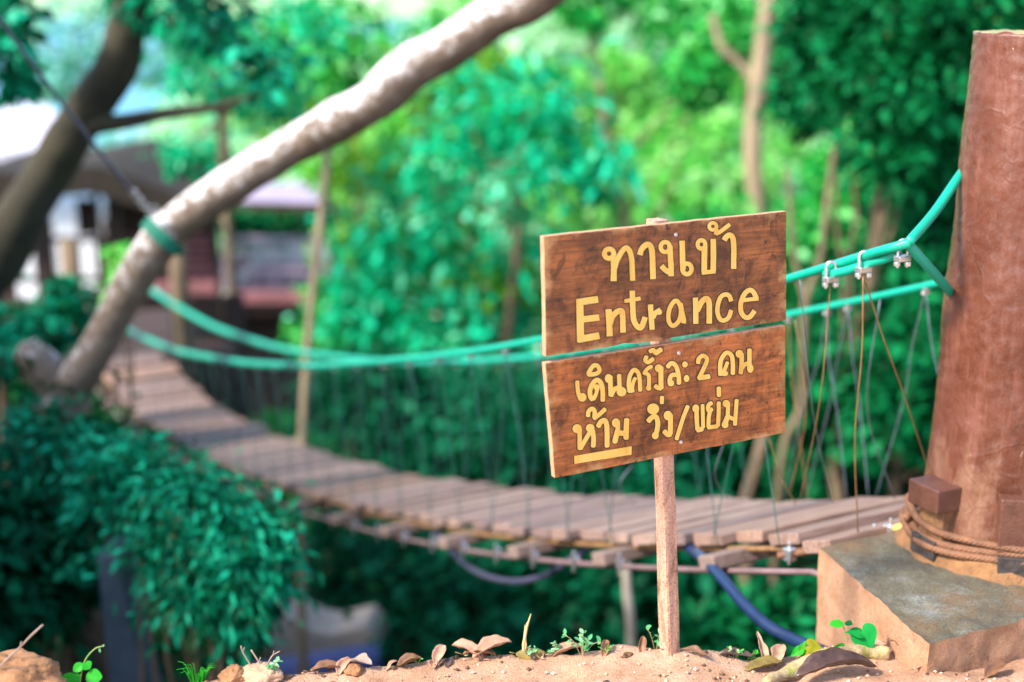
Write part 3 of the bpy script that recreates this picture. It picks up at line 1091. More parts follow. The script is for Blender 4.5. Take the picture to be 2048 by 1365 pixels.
def build_pillar():
    t = thing('pillar', 'thick brown painted pillar with rough chipped surface on a concrete plinth', 'pillar', PIL)
    H = 1.305
    nz_, ns = 190, 150
    lean = Vector((0.004, 0.0, 0))
    b = MB()
    vs, fs = [], []
    def rad(z):
        return interp(z, [0, 0.15, 0.5, 1.0, 1.34], [0.196, 0.188, 0.175, 0.165, 0.156])
    for j in range(nz_ + 1):
        z = H * j / nz_
        for i in range(ns):
            a = 2 * math.pi * i / ns
            d = Vector((math.cos(a), math.sin(a), 0))
            q = Vector((d.x * 0.18, d.y * 0.18, z))
            r = rad(z)
            r += 0.006 * noise.noise(q * 4 + Vector((3, 0, 0)))
            r += 0.0035 * noise.noise(Vector((q.x * 9, q.y * 9, z * 4)))
            # torn trowel ridges
            rg = 1 - abs(noise.noise(Vector((q.x * 11 + 1.5 * noise.noise(q * 5), q.y * 11, z * 6 + 2))))
            r += 0.0045 * max(0, rg - 0.95) / 0.05 * max(0, noise.noise(q * 3 + Vector((1, 1, 4))) + 0.15)
            r += 0.0022 * noise.noise(q * 45)
            top = 0.0
            if j == nz_:
                top = 0.012 * max(0, noise.noise(Vector((a * 3, 0, 0))))
            vs.append(PIL + lean * (z / H) + Vector((0, 0, z - 0.02 + top)) + d * r)
    for j in range(nz_):
        for i in range(ns):
            i2 = (i + 1) % ns
            fs.append((j * ns + i, j * ns + i2, (j + 1) * ns + i2, (j + 1) * ns + i))
    b.add(vs, fs)
    # rim and recessed top
    ct = PIL + lean + Vector((0, 0, H - 0.02))
    rim0 = len(b.v)
    top_i = [nz_ * ns + i for i in range(ns)]
    for i in range(ns):
        a = 2 * math.pi * i / ns
        b.v.append(ct + Vector((math.cos(a), math.sin(a), 0)) * 0.142 + Vector((0, 0, 0.004 * noise.noise(Vector((a * 4, 7, 0))))))
    for i in range(ns):
        i2 = (i + 1) % ns
        b.f.append((top_i[i], top_i[i2], rim0 + i2, rim0 + i)); b.m.append(1)
    b.f.append(tuple(rim0 + i for i in range(ns))); b.m.append(1)
    b.build('shaft', [MT['pillar'], MT['pillar_top']], t, True)
    # mortar collar at the foot
    b = MB()
    n, m_ = 90, 10
    vs, fs = [], []
    for j in range(m_ + 1):
        ph = j / m_
        for i in range(n):
            a = 2 * math.pi * i / n
            r0 = lerp(0.252, 0.19, ph ** 1.3)
            z = 0.055 * math.sin(ph * math.pi / 2)
            q = Vector((math.cos(a) * r0, math.sin(a) * r0, z))
            r = r0 + 0.022 * noise.noise(q * 9) + 0.006 * noise.noise(q * 40)
            vs.append(PIL + Vector((math.cos(a) * r, math.sin(a) * r, z - 0.008 + 0.006 * noise.noise(q * 30))))
    for j in range(m_):
        for i in range(n):
            i2 = (i + 1) % n
            fs.append((j * n + i, j * n + i2, (j + 1) * n + i2, (j + 1) * n + i))
    b.add(vs, fs)
    b.build('mortar_collar', MT['clay'], t, True)
    # uprights of square section round the foot, a block on the left one
    def radial(a, r, z):
        return PIL + Vector((math.cos(a) * r, math.sin(a) * r, z))
    for deg in (205, 262, 318, 30, 100):
        a = math.radians(deg)
        R = Matrix.Rotation(a, 3, 'Z')
        b = MB()
        b.box(radial(a, 0.200, 0.07 if deg == 205 else 0.10), (0.045, 0.085, 0.14 if deg == 205 else 0.20), R)
        o = bevel(b.build('foot_bracket', MT['bracket'] if deg != 205 else MT['clay'], t), 0.004)
        if deg in (205, 262, 318):
            b = MB()
            b.box(radial(a, 0.238, 0.035), (0.012, 0.085, 0.05), R)
            bevel(b.build('base_plate', MT['black_plate'], t), 0.002)
    a = math.radians(205)
    b = MB()
    b.box(radial(a, 0.215, 0.168), (0.078, 0.108, 0.062), Matrix.Rotation(a, 3, 'Z'))
    bevel(b.build('stop_block', MT['bracket'], t), 0.004)
    return t


PILLAR = build_pillar()


def build_coil():
    """Wire rope wound round the pillar's foot, three turns of twisted strands."""
    o0 = PIL + Vector((0, 0, 0.07))
    t = thing('wire_rope', 'rusty wire rope wound round the foot of the brown pillar', 'wire rope', o0)
    for turn in range(3):
        b = MB()
        n = 170
        for s in range(5):
            pts = []
            for i in range(n + 1):
                a = 2 * math.pi * i / n
                # hugs the brackets: a rounded polygon path
                r = 0.224 + 0.008 * math.cos(5 * a + 0.4) + (0.012 if turn == 2 else 0)
                z = (0.072, 0.059, 0.046)[turn] + 0.006 * math.sin(a + 2.0) + (0.02 * max(0, math.cos(a - math.radians(175))) if turn == 0 else 0)
                c = PIL + Vector((math.cos(a) * r, math.sin(a) * r, z))
                tw = a * 26 + s * 2 * math.pi / 5
                rr = 0.0050
                c += Vector((math.cos(a), math.sin(a), 0)) * math.cos(tw) * rr + Vector((0, 0, 1)) * math.sin(tw) * rr
                pts.append(c)
            b.tube(pts, 0.0052, 6, caps=False)
        b.build('rope_turn', MT['rusty_rope'], t, True)
    # tail that runs off to the bridge, with its clamps
    b = MB()
    p = [PIL + Vector((-0.235, 0.0, 0.075)), P(1822, 1050, 3.72), P(1785, 1060, 3.78), P(1740, 1075, 3.82), P(1650, 1098, 3.78), P(1555, 1112, 3.80)]
    sp = smooth_path(p, 8)
    b.tube(sp, 0.010, 8)
    b.build('rope_tail', MT['rusty_rope'], t, True)
    for k in (9, 17, 23, 38):
        b = MB()
        c = sp[k]
        b.box(c, (0.028, 0.028, 0.034), Matrix.Rotation(0.7, 3, 'Z'))
        b.tube([c + Vector((0, 0, -0.03)), c + Vector((0, 0, 0.035))], 0.005, 8)
        bevel(b.build('rope_clamp', MT['steel'], t), 0.003)
    b = MB()
    b.tube([sp[11], sp[15]], 0.0125, 8)
    b.build('yellow_tape', MT['yellow'], t, True)


build_coil()


# ------------------------------------------------------------------ rope bridge
B0 = Vector((0.703, 3.70)); BD = Vector((-0.4905, 0.8714)); BW = Vector((0.548, 0.311))
PW = BW.length
BWN = BW.normalized()


def on_plane(px, py, off=0.0):
    """Ray through the pixel meets the vertical plane along the bridge, off metres across it."""
    d = P(px, py, 1.0) - CAM
    o = B0 + BWN * off
    n = Vector((BD.y, -BD.x))
    t = (o - Vector((CAM.x, CAM.y))).dot(n) / Vector((d.x, d.y)).dot(n)
    q = CAM + d * t
    L = (Vector((q.x, q.y)) - B0).dot(BD)
    return L, q.z


deck_px = [(1690, 1074), (1530, 1078), (1370, 1079), (1250, 1077), (1140, 1072), (1050, 1066), (973, 1057), (880, 1041), (760, 1018),
           (628, 994), (532, 962), (426, 914), (331, 871), (280, 834), (215, 765)]
dl = sorted(on_plane(*p) for p in deck_px)
DL = [a for a, _ in dl]; DZ = [b for _, b in dl]
_k = np.polyfit(DL, DZ, 5)


def dz(L):
    return float(np.polyval(_k, L))


def bpt(L, off, z):
    q = B0 + BD * L + BWN * off
    return Vector((q.x, q.y, z))


def build_bridge():
    base = bpt(0, PW / 2, dz(0))
    t = thing('rope_bridge', 'sagging plank footbridge hung from green sleeved ropes across the ravine', 'footbridge', base)
    Lend = DL[-1] + 0.35
    # planks
    rnd = random.Random(7)
    L = -0.315
    k = 0
    while L < Lend:
        w = interp(L, [-1, 2.2, 3.2, 9], [0.165, 0.165, 0.25, 0.27]) * rnd.uniform(0.93, 1.05)
        Lm = L + w / 2
        z = dz(max(Lm, -0.15)) if Lm > -0.15 else dz(-0.15) + 0.01
        sl = math.atan((dz(max(Lm, -.15) + 0.05) - dz(max(Lm, -.15) - 0.05)) / 0.1)
        ex = Vector((BWN.x, BWN.y, 0))
        ey = Vector((BD.x * math.cos(sl), BD.y * math.cos(sl), math.sin(sl)))
        ezz = ex.cross(ey)
        b = MB()
        gap = (0.016 if k % 2 else 0.036) + (0.026 if L > 2.2 else 0.008)
        x0 = -PW / 2 + rnd.uniform(-.025, .02)
        x1 = x0 + interp(L, [0, 1, 2, 3, 8], [.60, .65, .585, .56, .55]) + rnd.uniform(-.03, .04)
        b.box((0.5 * (x0 + x1), 0, 0), (x1 - x0, w - gap, 0.034), jit=0.003)
        R = Matrix((ex, ey, ezz)).transposed().to_4x4()
        R = R @ Matrix.Rotation(rnd.uniform(-.03, .03), 4, 'Z') @ Matrix.Rotation(rnd.uniform(-.045, .045), 4, 'X')
        c = bpt(Lm, PW / 2, z + rnd.uniform(-.004, .005))
        o = b.build('plank', MT['plank'], t, base=Vector((0, 0, 0)), M=Matrix.Translation(c - base) @ R)
        bevel(o, 0.004)
        k += 1
        L += w
    # cross beams under the deck, ends sticking out on the near side
    L = 0.12
    while L < Lend:
        b = MB()
        sl = math.atan((dz(L + 0.05) - dz(L - 0.05)) / 0.1)
        ex = Vector((BWN.x, BWN.y, 0)); ey = Vector((BD.x * math.cos(sl), BD.y * math.cos(sl), math.sin(sl)))
        R = Matrix((ex, ey, ex.cross(ey))).transposed()
        b.box(bpt(L, PW / 2 - 0.06, dz(L) - 0.052), (PW + 0.10, 0.075, 0.042), R)
        bevel(b.build('crossbeam', MT['beam'], t), 0.005)
        L += 0.56
    # deck cables under the planks
    for off in (-0.055, 0.02, PW - 0.05):
        b = MB()
        pts = [bpt(l, off, dz(max(l, -0.3)) - (0.085 if off < 0 else 0.034)) for l in np.linspace(-0.55, Lend, 60)]
        b.tube(pts, 0.009, 6)
        b.build('deck_cable', MT['wire'] if off > 0 else MT['edge_cable'], t, True)
    # eye bolts on the near-side cable
    rnd2 = random.Random(3)
    L = 0.35
    while L < Lend:
        b = MB()
        c = bpt(L, -0.06, dz(L) - 0.075)
        b.box(c, (0.022, 0.03, 0.03), Matrix.Rotation(rnd2.uniform(0, 1), 3, 'Z'))
        b.tube([c + Vector((-0.008, -0.012, -0.035)), c + Vector((-0.008, -0.012, 0.04))], 0.006, 8)
        bevel(b.build('cable_clamp', MT['steel'], t), 0.004)
        L += 0.27 if L < 3 else 0.4
    # handrail ropes: near one N, far one F
    nN = [(1821, 489), (1770, 497), (1720, 512), (1660, 533), (1575, 557), (1330, 632), (1087, 678), (960, 702), (860, 713), (760, 722),
          (640, 735), (500, 727), (350, 702), (258, 662)]
    nF = [(2040, 532), (1895, 563), (1740, 598), (1575, 630), (1360, 671), (1095, 714), (960, 722), (860, 726), (740, 722), (560, 698), (430, 655), (298, 576)]
    ropes = []
    for pxs, off in ((nN, -0.04), (nF, PW + 0.04)):
        lz = sorted(on_plane(x, y, off) for x, y in pxs)
        ls = [a for a, _ in lz]; zs = [b_ for _, b_ in lz]
        kk = np.polyfit(ls, zs, 5)
        def f(l, ls=ls, zs=zs, kk=kk):
            return 0.5 * float(np.polyval(kk, l)) + 0.5 * float(np.interp(l, ls, zs))
        ll = np.linspace(ls[0], ls[-1] + 0.3, 90)
        zz = np.array([f(l) for l in ll])
        for _ in range(2):
            zz[1:-1] = (zz[:-2] + zz[1:-1] * 2 + zz[2:]) / 4
        pts = [bpt(l, off, z) for l, z in zip(ll, zz)]
        b = MB()
        b.tube(pts, [interp(l, [-1, 1.0, 3.0, 8.0], [0.0115, 0.0115, 0.017, 0.024]) for l in ll], 12)
        b.build('handrail_rope', MT['rope'], t, True)
        ropes.append((ls[0], ls[-1], off, (ll, zz), pts))
    # doubled-back tail of the near rope under its clamps, and the two strands that go round the pillar
    l0 = ropes[0][0]
    pts0 = ropes[0][4]
    node = pts0[0]
    tail = [P(1650, 550, 3.52), P(1690, 543, 3.47), P(1735, 528, 3.42), P(1770, 518, 3.38), P(1800, 506, 3.35)]
    b = MB(); b.tube(smooth_path(tail, 8), 0.0115, 12)
    b.build('rope_tail', MT['rope'], t, True)
    up = [node + Vector((-0.005, 0.0, 0.0)), P(1870, 424, 3.37), P(1922, 349, 3.45), P(1985, 268, 3.63), P(2060, 215, 3.68)]
    dn = [P(1815, 488, 3.30), P(1850, 527, 3.34), P(1888, 570, 3.43), P(1935, 622, 3.61), P(2010, 680, 3.68)]
    for p in (up, dn):
        b = MB(); b.tube(smooth_path(p, 8), 0.0118, 12)
        b.build('rope_loop', MT['rope'], t, True)
    # bulldog clamps on the doubled rope
    for (x, y, d) in ((1662, 540, 3.49), (1728, 520, 3.41), (1806, 497, 3.33)):
        c = P(x, y, d)
        b = MB()
        # U bolt over the two ropes
        u = []
        for k in range(11):
            a = math.pi * k / 10
            u.append(c + Vector((-0.0115 * math.cos(a), 0, 0.008 + 0.012 * math.sin(a))))
        u = [c + Vector((0.0115, 0.002, -0.046))] + list(reversed(u)) + [c + Vector((-0.0115, -0.006, -0.046))]
        b.tube(u, 0.0040, 8)
        b.box(c + Vector((0, 0, -0.024)), (0.036, 0.022, 0.013), Matrix.Rotation(0.5, 3, 'Z'))
        for sx in (-0.0125, 0.0125):
            b.tube([c + Vector((sx, -0.003, -0.042)), c + Vector((sx, -0.003, -0.032))], 0.0085, 6)
        bevel(b.build('rope_clamp', MT['steel'], t), 0.002)
    # hangers: pairs of wires from a small clip on the rope down to the deck edge
    def vee(rope, l, l1, l2, matw, rclip=0.012, sag=0.02):
        ls0, ls1, off, (ll, zz), _ = rope
        z = float(np.interp(l, ll, zz))
        top = bpt(l, off, z - 0.012)
        edge = 0.0 if off < 0.2 else PW
        b = MB()
        for le in (l1, l2):
            le = max(le, -0.9)
            bot = bpt(le, edge + (-.02 if edge == 0 else .02), dz(max(le, -0.15)) - 0.02)
            mid = top.lerp(bot, 0.5) + Vector((rnd.uniform(-sag, sag), rnd.uniform(-sag, sag), 0))
            b.tube(smooth_path([top, top.lerp(bot, .25) + Vector((rnd.uniform(-sag, sag) * .6, 0, 0)), mid, bot], 5), 0.0017, 5)
        h = b.build('hanger_wire', matw, t, True)
        b = MB()
        b.tube([top + Vector((0, 0, 0.014)), top + Vector((0, 0, -0.006))], [rclip * 0.7, rclip], 8)
        b.tube([top + Vector((-0.012, 0, -0.012)), top + Vector((0.012, 0, -0.008))], 0.005, 6)
        b.build('wire_clip', MT['steel'], t, True)
    N_, F_ = ropes
    lk = on_plane(1728, 548, -0.04)[0]
    b = MB()
    k0 = P(1726, 548, 3.41)
    b.tube(smooth_path([k0, P(1724, 700, 3.46), P(1710, 880, 3.58), P(1716, 1066, 3.74)], 6), 0.0019, 6)
    b.tube(smooth_path([k0, P(1768, 680, 3.5), P(1815, 810, 3.65), P(1880, 1010, 3.95)], 6), 0.0019, 6)
    b.build('hanger_wire', MT['wire'], t, True)
    l = lk + 0.42
    while l < N_[1] - 0.4:
        vee(N_, l, l - 0.14, l + 0.16, MT['wire_dark'])
        l += 0.27
    for (p0, p1, p2, m_) in (((1662, 556, 3.50), (1640, 800, 3.62), (1600, 1000, 3.95), 'wire'), ((1600, 560, 3.6), (1625, 820, 3.75), (1665, 1005, 4.15), 'wire_grey'),
                             ((1590, 640, 4.0), (1612, 820, 4.05), (1580, 985, 4.2), 'wire'), ((1760, 600, 3.9), (1735, 820, 4.0), (1790, 1000, 4.2), 'wire_grey'),
                             ((1540, 880, 3.9), (1560, 950, 3.95), (1592, 1010, 4.0), 'wire'), ((1450, 880, 4.0), (1430, 950, 4.05), (1455, 1000, 4.2), 'wire_grey'), ((1265, 930, 4.6), (1240, 970, 4.6), (1270, 1010, 4.7), 'wire_grey')):
        b = MB()
        b.tube(smooth_path([P(*p0), P(*p1), P(*p2)], 8), 0.0016, 5)
        b.build('hanger_wire', MT[m_], t, True)
    for (x, y) in ((1853, 580), (1697, 620), (1655, 627), (1578, 645)):
        l = on_plane(x, y, PW + .04)[0]
        vee(F_, l, l - 0.17, l + 0.14, MT['wire_grey'] if x != 1578 else MT['wire'])
    l = on_plane(1540, 645, PW + .04)[0] + 0.2
    while l < F_[1] - 0.4:
        vee(F_, l, l - 0.15, l + 0.15, MT['wire_dark'])
        l += 0.27
    return Lend


LEND = build_bridge()


def build_landing():
    c = bpt(LEND, PW / 2, dz(LEND))
    t = thing('bridge_landing', 'brown timber landing with tall posts at the far end of the footbridge', 'platform', c)
    ang = math.atan2(BWN.y, BWN.x)
    R = Matrix.Rotation(ang, 3, 'Z')
    f = lambda dx, dy, dz_: c + R @ Vector((dx, dy, dz_))
    b = MB()
    for k in range(9):
        b.box(f(0, 0.12 + k * 0.2, -0.04), (1.7, 0.185, 0.04), R, jit=0.004)
    bevel(b.build('deck', MT['hut_wood'], t), 0.005)
    for dx in (-0.42, 0.42):
        b = MB()
        p0 = f(dx, 0.12, -3.6); p1 = f(dx, 0.12, 0.98)
        b.tube([p0.lerp(p1, k / 8) for k in range(9)], 0.075, 10, rough=0.15)
        b.build('post', MT['bark_mid'], t, True)
    for dx in (-0.75, 0.75):
        b = MB()
        p0 = f(dx, 1.75, -3.6); p1 = f(dx, 1.75, -0.06)
        b.tube([p0.lerp(p1, k / 8) for k in range(9)], 0.075, 10, rough=0.15)
        b.build('stilt', MT['bark_mid'], t, True)
    b = MB()
    for k in range(3):
        b.box(f(0.62 + 0.22 * k - 0.1, 0.45, -0.30), (0.2, 0.03, 1.3), R, jit=0.01)
    bevel(b.build('board_wall', MT['hut_wood'], t), 0.004)


build_landing()


# ------------------------------------------------------------------ leaning branch tree with the green band
def build_branch():
    pts = [(1210, -110, 5.7), (1085, -18, 5.8), (1000, 28, 5.9), (900, 92, 6.0), (820, 140, 6.05), (740, 205, 6.1), (660, 252, 6.2), (590, 290, 6.3),
           (500, 345, 6.35), (430, 392, 6.4), (360, 445, 6.5), (322, 480, 6.5), (280, 540, 6.55), (245, 600, 6.6), (215, 660, 6.65), (185, 715, 6.7), (150, 765, 6.75), (118, 812, 6.8)]
    wd = [88, 88, 88, 90, 92, 88, 83, 80, 78, 78, 80, 82, 76, 72, 70, 71, 76, 88]
    w3 = [P(*p) for p in pts]
    base = on_ground(w3[-1])
    t = thing('leaning_tree', 'pale lichen-spotted tree limb leaning across the view with a green band', 'tree', base)
    b = MB()
    path = smooth_path(w3, 6)
    rr = [interp(i / 6, range(len(wd)), [w * p[2] / FOC / 2 for w, p in zip(wd, pts)]) for i in range(len(path))]
    rr = [r * (1 + 0.07 * noise.noise(Vector((i * 0.13, 3, 0)))) for i, r in enumerate(rr)]
    low = [w3[-1], w3[-1] + Vector((0.03, 0.02, -0.6)), base + Vector((0.1, 0, 0.4)), base + Vector((0.12, 0, -0.4))]
    b.tube(path, rr, 18, rough=0.13, rs=7)
    b.tube(smooth_path(low, 6), [0.115 + 0.003 * k for k in range(19)], 14, rough=0.15, rs=5)
    # the short fork at its foot
    fk = [P(125, 800, 6.8), P(95, 745, 6.75), P(65, 712, 6.7), P(45, 690, 6.7)]
    b.tube(smooth_path(fk, 5), [0.105, 0.10, 0.098, 0.096, 0.094, 0.092, 0.09, 0.088, 0.086, 0.084, 0.082, 0.08, 0.078, 0.076, 0.05, 0.03], 14, rough=0.15, rs=7)
    # knots
    for (x, y, d, r) in ((768, 215, 6.08, 0.042), (130, 815, 6.78, 0.125)):
        b.tube([P(x, y, d) + Vector((0, 0, -r)), P(x, y, d) + Vector((0, 0, -r * .5)), P(x, y, d), P(x, y, d) + Vector((0, 0, r * .5)), P(x, y, d) + Vector((0, 0, r))],
               [r * 0.3, r * .85, r, r * .85, r * 0.3], 12, rough=0.2)
    b.build('trunk', MT['bark_pale'], t, True)
    # band wrapped round
    b = MB()
    i0 = 10.35 * 6
    seg = path[int(i0) + 2:int(i0) + 5]
    b.tube(smooth_path(seg, 4), [0.112 + 0.005 * math.sin(k * 1.9) for k in range((len(seg) - 1) * 4 + 1)], 24, rough=0.07, rs=30, caps=True)
    b.build('fabric_band', MT['band'], t, True)
    # stay cable from the band up to the left
    a0 = P(304, 432, 6.38); a1 = P(-60, -40, 5.2)
    c = thing('stay_cable', 'thin dark steel stay cable running up left from the green band', 'cable', a0)
    b = MB()
    b.tube([a0.lerp(a1, k / 10) + Vector((0, 0, -0.02 * math.sin(math.pi * k / 10))) for k in range(11)], 0.008, 8)
    b.build('cable', MT['cable'], c, True)
    for k in (0.015, 0.05, 0.085, 0.12):
        q = a0.lerp(a1, k)
        b = MB()
        b.box(q, (0.024, 0.02, 0.024), Matrix.Rotation(0.6, 3, 'Y'))
        b.tube([q + Vector((0.012, -0.015, -0.012)), q + Vector((0.012, -0.015, 0.016))], 0.005, 8)
        bevel(b.build('cable_clamp', MT['steel'], c), 0.004)


build_branch()


def build_dark_trunk():
    pts = [(300, -120, 8.6), (262, 10, 8.6), (252, 60, 8.6), (235, 130, 8.7), (190, 200, 8.8), (140, 275, 8.9), (95, 350, 9.0), (45, 430, 9.0), (0, 520, 9.1), (-60, 640, 9.2)]
    wd = [52, 66, 76, 84, 88, 92, 94, 96, 98, 102]
    w3 = [P(*p) for p in pts]
    base = on_ground(w3[-1] + Vector((-0.3, 0.1, 0)))
    t = thing('dark_tree', 'dark mossy tree trunk leaning in from the left edge behind the cable', 'tree', base)
    b = MB()
    path = smooth_path(w3 + [w3[-1].lerp(base, .5), base + Vector((0, 0, -0.3))], 5)
    rr = [interp(i / 5, range(12), [w * p[2] / FOC / 2 for w, p in zip(wd, pts)] + [0.2, 0.24]) for i in range(len(path))]
    b.tube(path, rr, 16, rough=0.14, rs=4)
    br = [P(185, 250, 8.8), P(240, 245, 8.75), P(330, 228, 8.7), P(430, 215, 8.6), P(520, 190, 8.5)]
    b.tube(smooth_path(br, 5), [0.075, 0.07, 0.066, 0.062, 0.06, 0.056, 0.053, 0.05, 0.047, 0.044, 0.042, 0.04, 0.037, 0.034, 0.031, 0.029, 0.026, 0.023, 0.02, 0.017, 0.015], 10, rough=0.15)
    b.build('trunk', MT['bark_dark'], t, True)
    rng = np.random.default_rng(31)
    q = []
    for (x, y, d, r, n) in ((20, 20, 8.2, 0.20, 12), (15, 150, 8.2, 0.14, 9), (-10, 90, 8.0, 0.2, 10), (330, -30, 8.5, 0.35, 14), (420, 30, 8.8, 0.3, 12), (520, 130, 8.6, .25, 8)):
        a, _ = crown_quads(rng, P(x, y, d), (r, r, r * 0.8), n, 16, 0.11, 0.3, 0.3, 0.4, 0.3)
        q.append(a)
    leaf_mesh('crown', np.concatenate(q), MT['lf_teal'], t)


build_dark_trunk()


# ------------------------------------------------------------------ hut and white building behind
def bx(b, px0, py0, px1, py1, Y, th, mi=0):
    p = Q(px0, py0, Y); q = Q(px1, py1, Y)
    b.box(((p.x + q.x) / 2, Y + th / 2, (p.z + q.z) / 2), (abs(q.x - p.x), th, abs(q.z - p.z)), None, mi)


def build_hut():
    Y = 21.0
    c = on_ground(Q(380, 640, Y + 1))
    t = thing('timber_hut', 'dark timber pavilion with reddish deck, slatted railing and sagging thatched roof', 'pavilion', c)
    # deck in two steps
    b = MB()
    p = Q(462, 588, Y); q = Q(668, 572, Y)
    b.box(((p.x + q.x) / 2, Y + 1.2, p.z - 0.07), (q.x - p.x, 2.4, 0.18))
    p = Q(255, 572, Y); q = Q(440, 560, Y)
    b.box(((p.x + q.x) / 2, Y + 1.2, p.z - 0.06), (q.x - p.x, 2.4, 0.17))
    bevel(b.build('deck', MT['hut_red'], t), 0.02)
    b = MB()
    bx(b, 475, 598, 575, 630, Y + 0.1, 0.2)
    bx(b, 250, 588, 440, 640, Y + 0.15, 0.2)
    bevel(b.build('deck_beam', MT['hut_wood'], t), 0.02)
    for (x0, x1, y0, y1, m) in ((420, 442, 395, 625, 'hut_wood'), (443, 465, 480, 605, 'hut_grey'), (62, 112, 440, 620, 'hut_wood'), (182, 206, 380, 600, 'hut_wood'),
                                (222, 250, 400, 560, 'hut_wood'), (655, 668, 410, 580, 'hut_wood'), (596, 606, 408, 480, 'hut_wood')):
        b = MB()
        bx(b, x0, y0, x1, y1, Y - 0.03, 0.18)
        bevel(b.build('post', MT[m], t), 0.02)
    for (x0, x1) in ((330, 470), (590, 660), (120, 210)):
        b = MB()
        pa = Q(x0, 630, Y + 1.8)
        for xx in (x0, x1):
            pa = Q(xx, 630, Y + 1.8)
            g = gz(pa.x, pa.y)
            b.box((pa.x, pa.y, (pa.z + g) / 2), (0.22, 0.22, pa.z - g + 0.3))
        b.build('stilt', MT['hut_wood'], t)
    # railings
    b = MB()
    bx(b, 468, 474, 655, 484, Y + 0.02, 0.08)
    for x in (497, 544, 592, 628):
        bx(b, x, 484, x + 6, 578, Y + 0.02, 0.06)
    bx(b, 468, 540, 655, 545, Y + 0.03, 0.05)
    bevel(b.build('railing', MT['hut_grey'], t), 0.01)
    b = MB()
    bx(b, 10, 474, 218, 484, Y + 0.02, 0.07)
    bx(b, 10, 556, 218, 566, Y + 0.02, 0.07)
    for k in range(9):
        bx(b, 18 + k * 23, 484, 25 + k * 23, 556, Y + 0.03, 0.05)
    bx(b, 10, 600, 218, 640, Y + 0.06, 0.1)
    bevel(b.build('railing', MT['hut_wood'], t), 0.01)
    b = MB()
    for k in range(5):
        bx(b, 215, 470 + k * 17, 420, 481 + k * 17, Y + 0.4, 0.05)
    bevel(b.build('slat_wall', MT['hut_red'], t), 0.01)
    b = MB()
    bx(b, 208, 380, 312, 600, Y + 1.2, 0.08)
    bx(b, 312, 400, 440, 560, Y + 1.3, 0.08)
    bx(b, -120, 400, 36, 620, Y + 1.2, 0.08)
    bx(b, 78, 488, 112, 620, Y + 1.25, 0.08)
    bx(b, 150, 400, 192, 470, Y + 1.3, 0.08)
    bevel(b.build('back_wall', MT['hut_wood'], t), 0.01)
    b = MB()
    bx(b, 200, 628, 650, 860, Y + 1.4, 0.1)
    bevel(b.build('skirt_boards', MT['hut_wood'], t), 0.01)
    # roofs: sagging thatch on the left, thin pale slab on the right
    b = MB()
    prof = [(-90, 352), (-20, 342), (60, 352), (130, 336), (185, 332), (240, 345), (300, 368), (350, 388), (400, 402)]
    low = [(400, 424), (340, 420), (280, 415), (220, 398), (185, 388), (130, 392), (80, 408), (20, 428), (-90, 432)]
    b.prism([Q(x, y, Y - 0.6) for x, y in prof + low], (0, 3.6, 0))
    recalc(b.build('thatch_roof', MT['thatch'], t))
    b = MB()
    f0, f1 = Q(430, 402, Y - 0.4), Q(655, 408, Y - 0.4)
    r0, r1 = Q(500, 368, Y + 1.6), Q(625, 366, Y + 1.6)
    b.prism([f0, f1, Vector((f1.x, f1.y, f1.z - 0.12)), Vector((f0.x, f0.y, f0.z - 0.12))], (0, 0.05, 0))
    b.add([f0, f1, r1, r0], [(0, 1, 2, 3)], 1)
    b.add([f0 + Vector((0, 0, -.06)), f1 + Vector((0, 0, -.06)), r1 + Vector((0, 0, -.06)), r0 + Vector((0, 0, -.06))], [(3, 2, 1, 0)], 0)
    b.build('slab_roof', [MT['hut_wood'], MT['hut_grey']], t)


build_hut()


def build_white_building():
    Y = 27.0
    c = on_ground(Q(200, 560, Y + 1.5))
    t = thing('white_building', 'white walled building with a pale roof half hidden behind the timber pavilion', 'building', c)
    b = MB()
    bx(b, -120, 412, 330, 640, Y, 3.0)
    b.build('wall', MT['white_wall'], t)
    for (x0, x1, y0, y1) in ((205, 232, 440, 560), (262, 300, 425, 470), (-20, 30, 430, 560)):
        b = MB()
        bx(b, x0, y0, x1, y1, Y - 0.06, 0.1)
        b.build('window', MT['hut_wood'], t)
    b = MB()
    f0 = Q(-200, 318, Y - 0.8); f1 = Q(142, 296, Y - 0.8)
    r0 = Q(-200, 226, Y + 3.5); r1 = Q(100, 206, Y + 3.5)
    b.add([f0, f1, r1, r0], [(0, 1, 2, 3)])
    dn = Vector((0, 0, -0.16))
    b.add([f0 + dn, f1 + dn, r1 + dn, r0 + dn, f0, f1, r1, r0], [(3, 2, 1, 0), (0, 1, 5, 4), (1, 2, 6, 5), (2, 3, 7, 6), (3, 0, 4, 7)])
    b.build('roof', MT['white_roof'], t)


build_white_building()


def build_low_wall():
    Y = 25.0
    c = on_ground(Q(560, 600, Y))
    b = MB()
    p = Q(462, 480, Y); q = Q(668, 600, Y)
    b.box(((p.x + q.x) / 2, Y + 0.1, (p.z + c.z - 0.4) / 2), (q.x - p.x, 0.2, p.z - c.z + 0.4))
    b.box(((p.x + q.x) / 2, Y + 0.1, p.z + 0.03), (q.x - p.x + 0.1, 0.28, 0.06))
    o = b.build('white_wall', MT['white_wall'], None, base=c)
    o.location = c
    bevel(o, 0.01)
    tag(o, 'low white wall seen through the railing right of the pavilion post', 'wall', kind='thing')


build_low_wall()


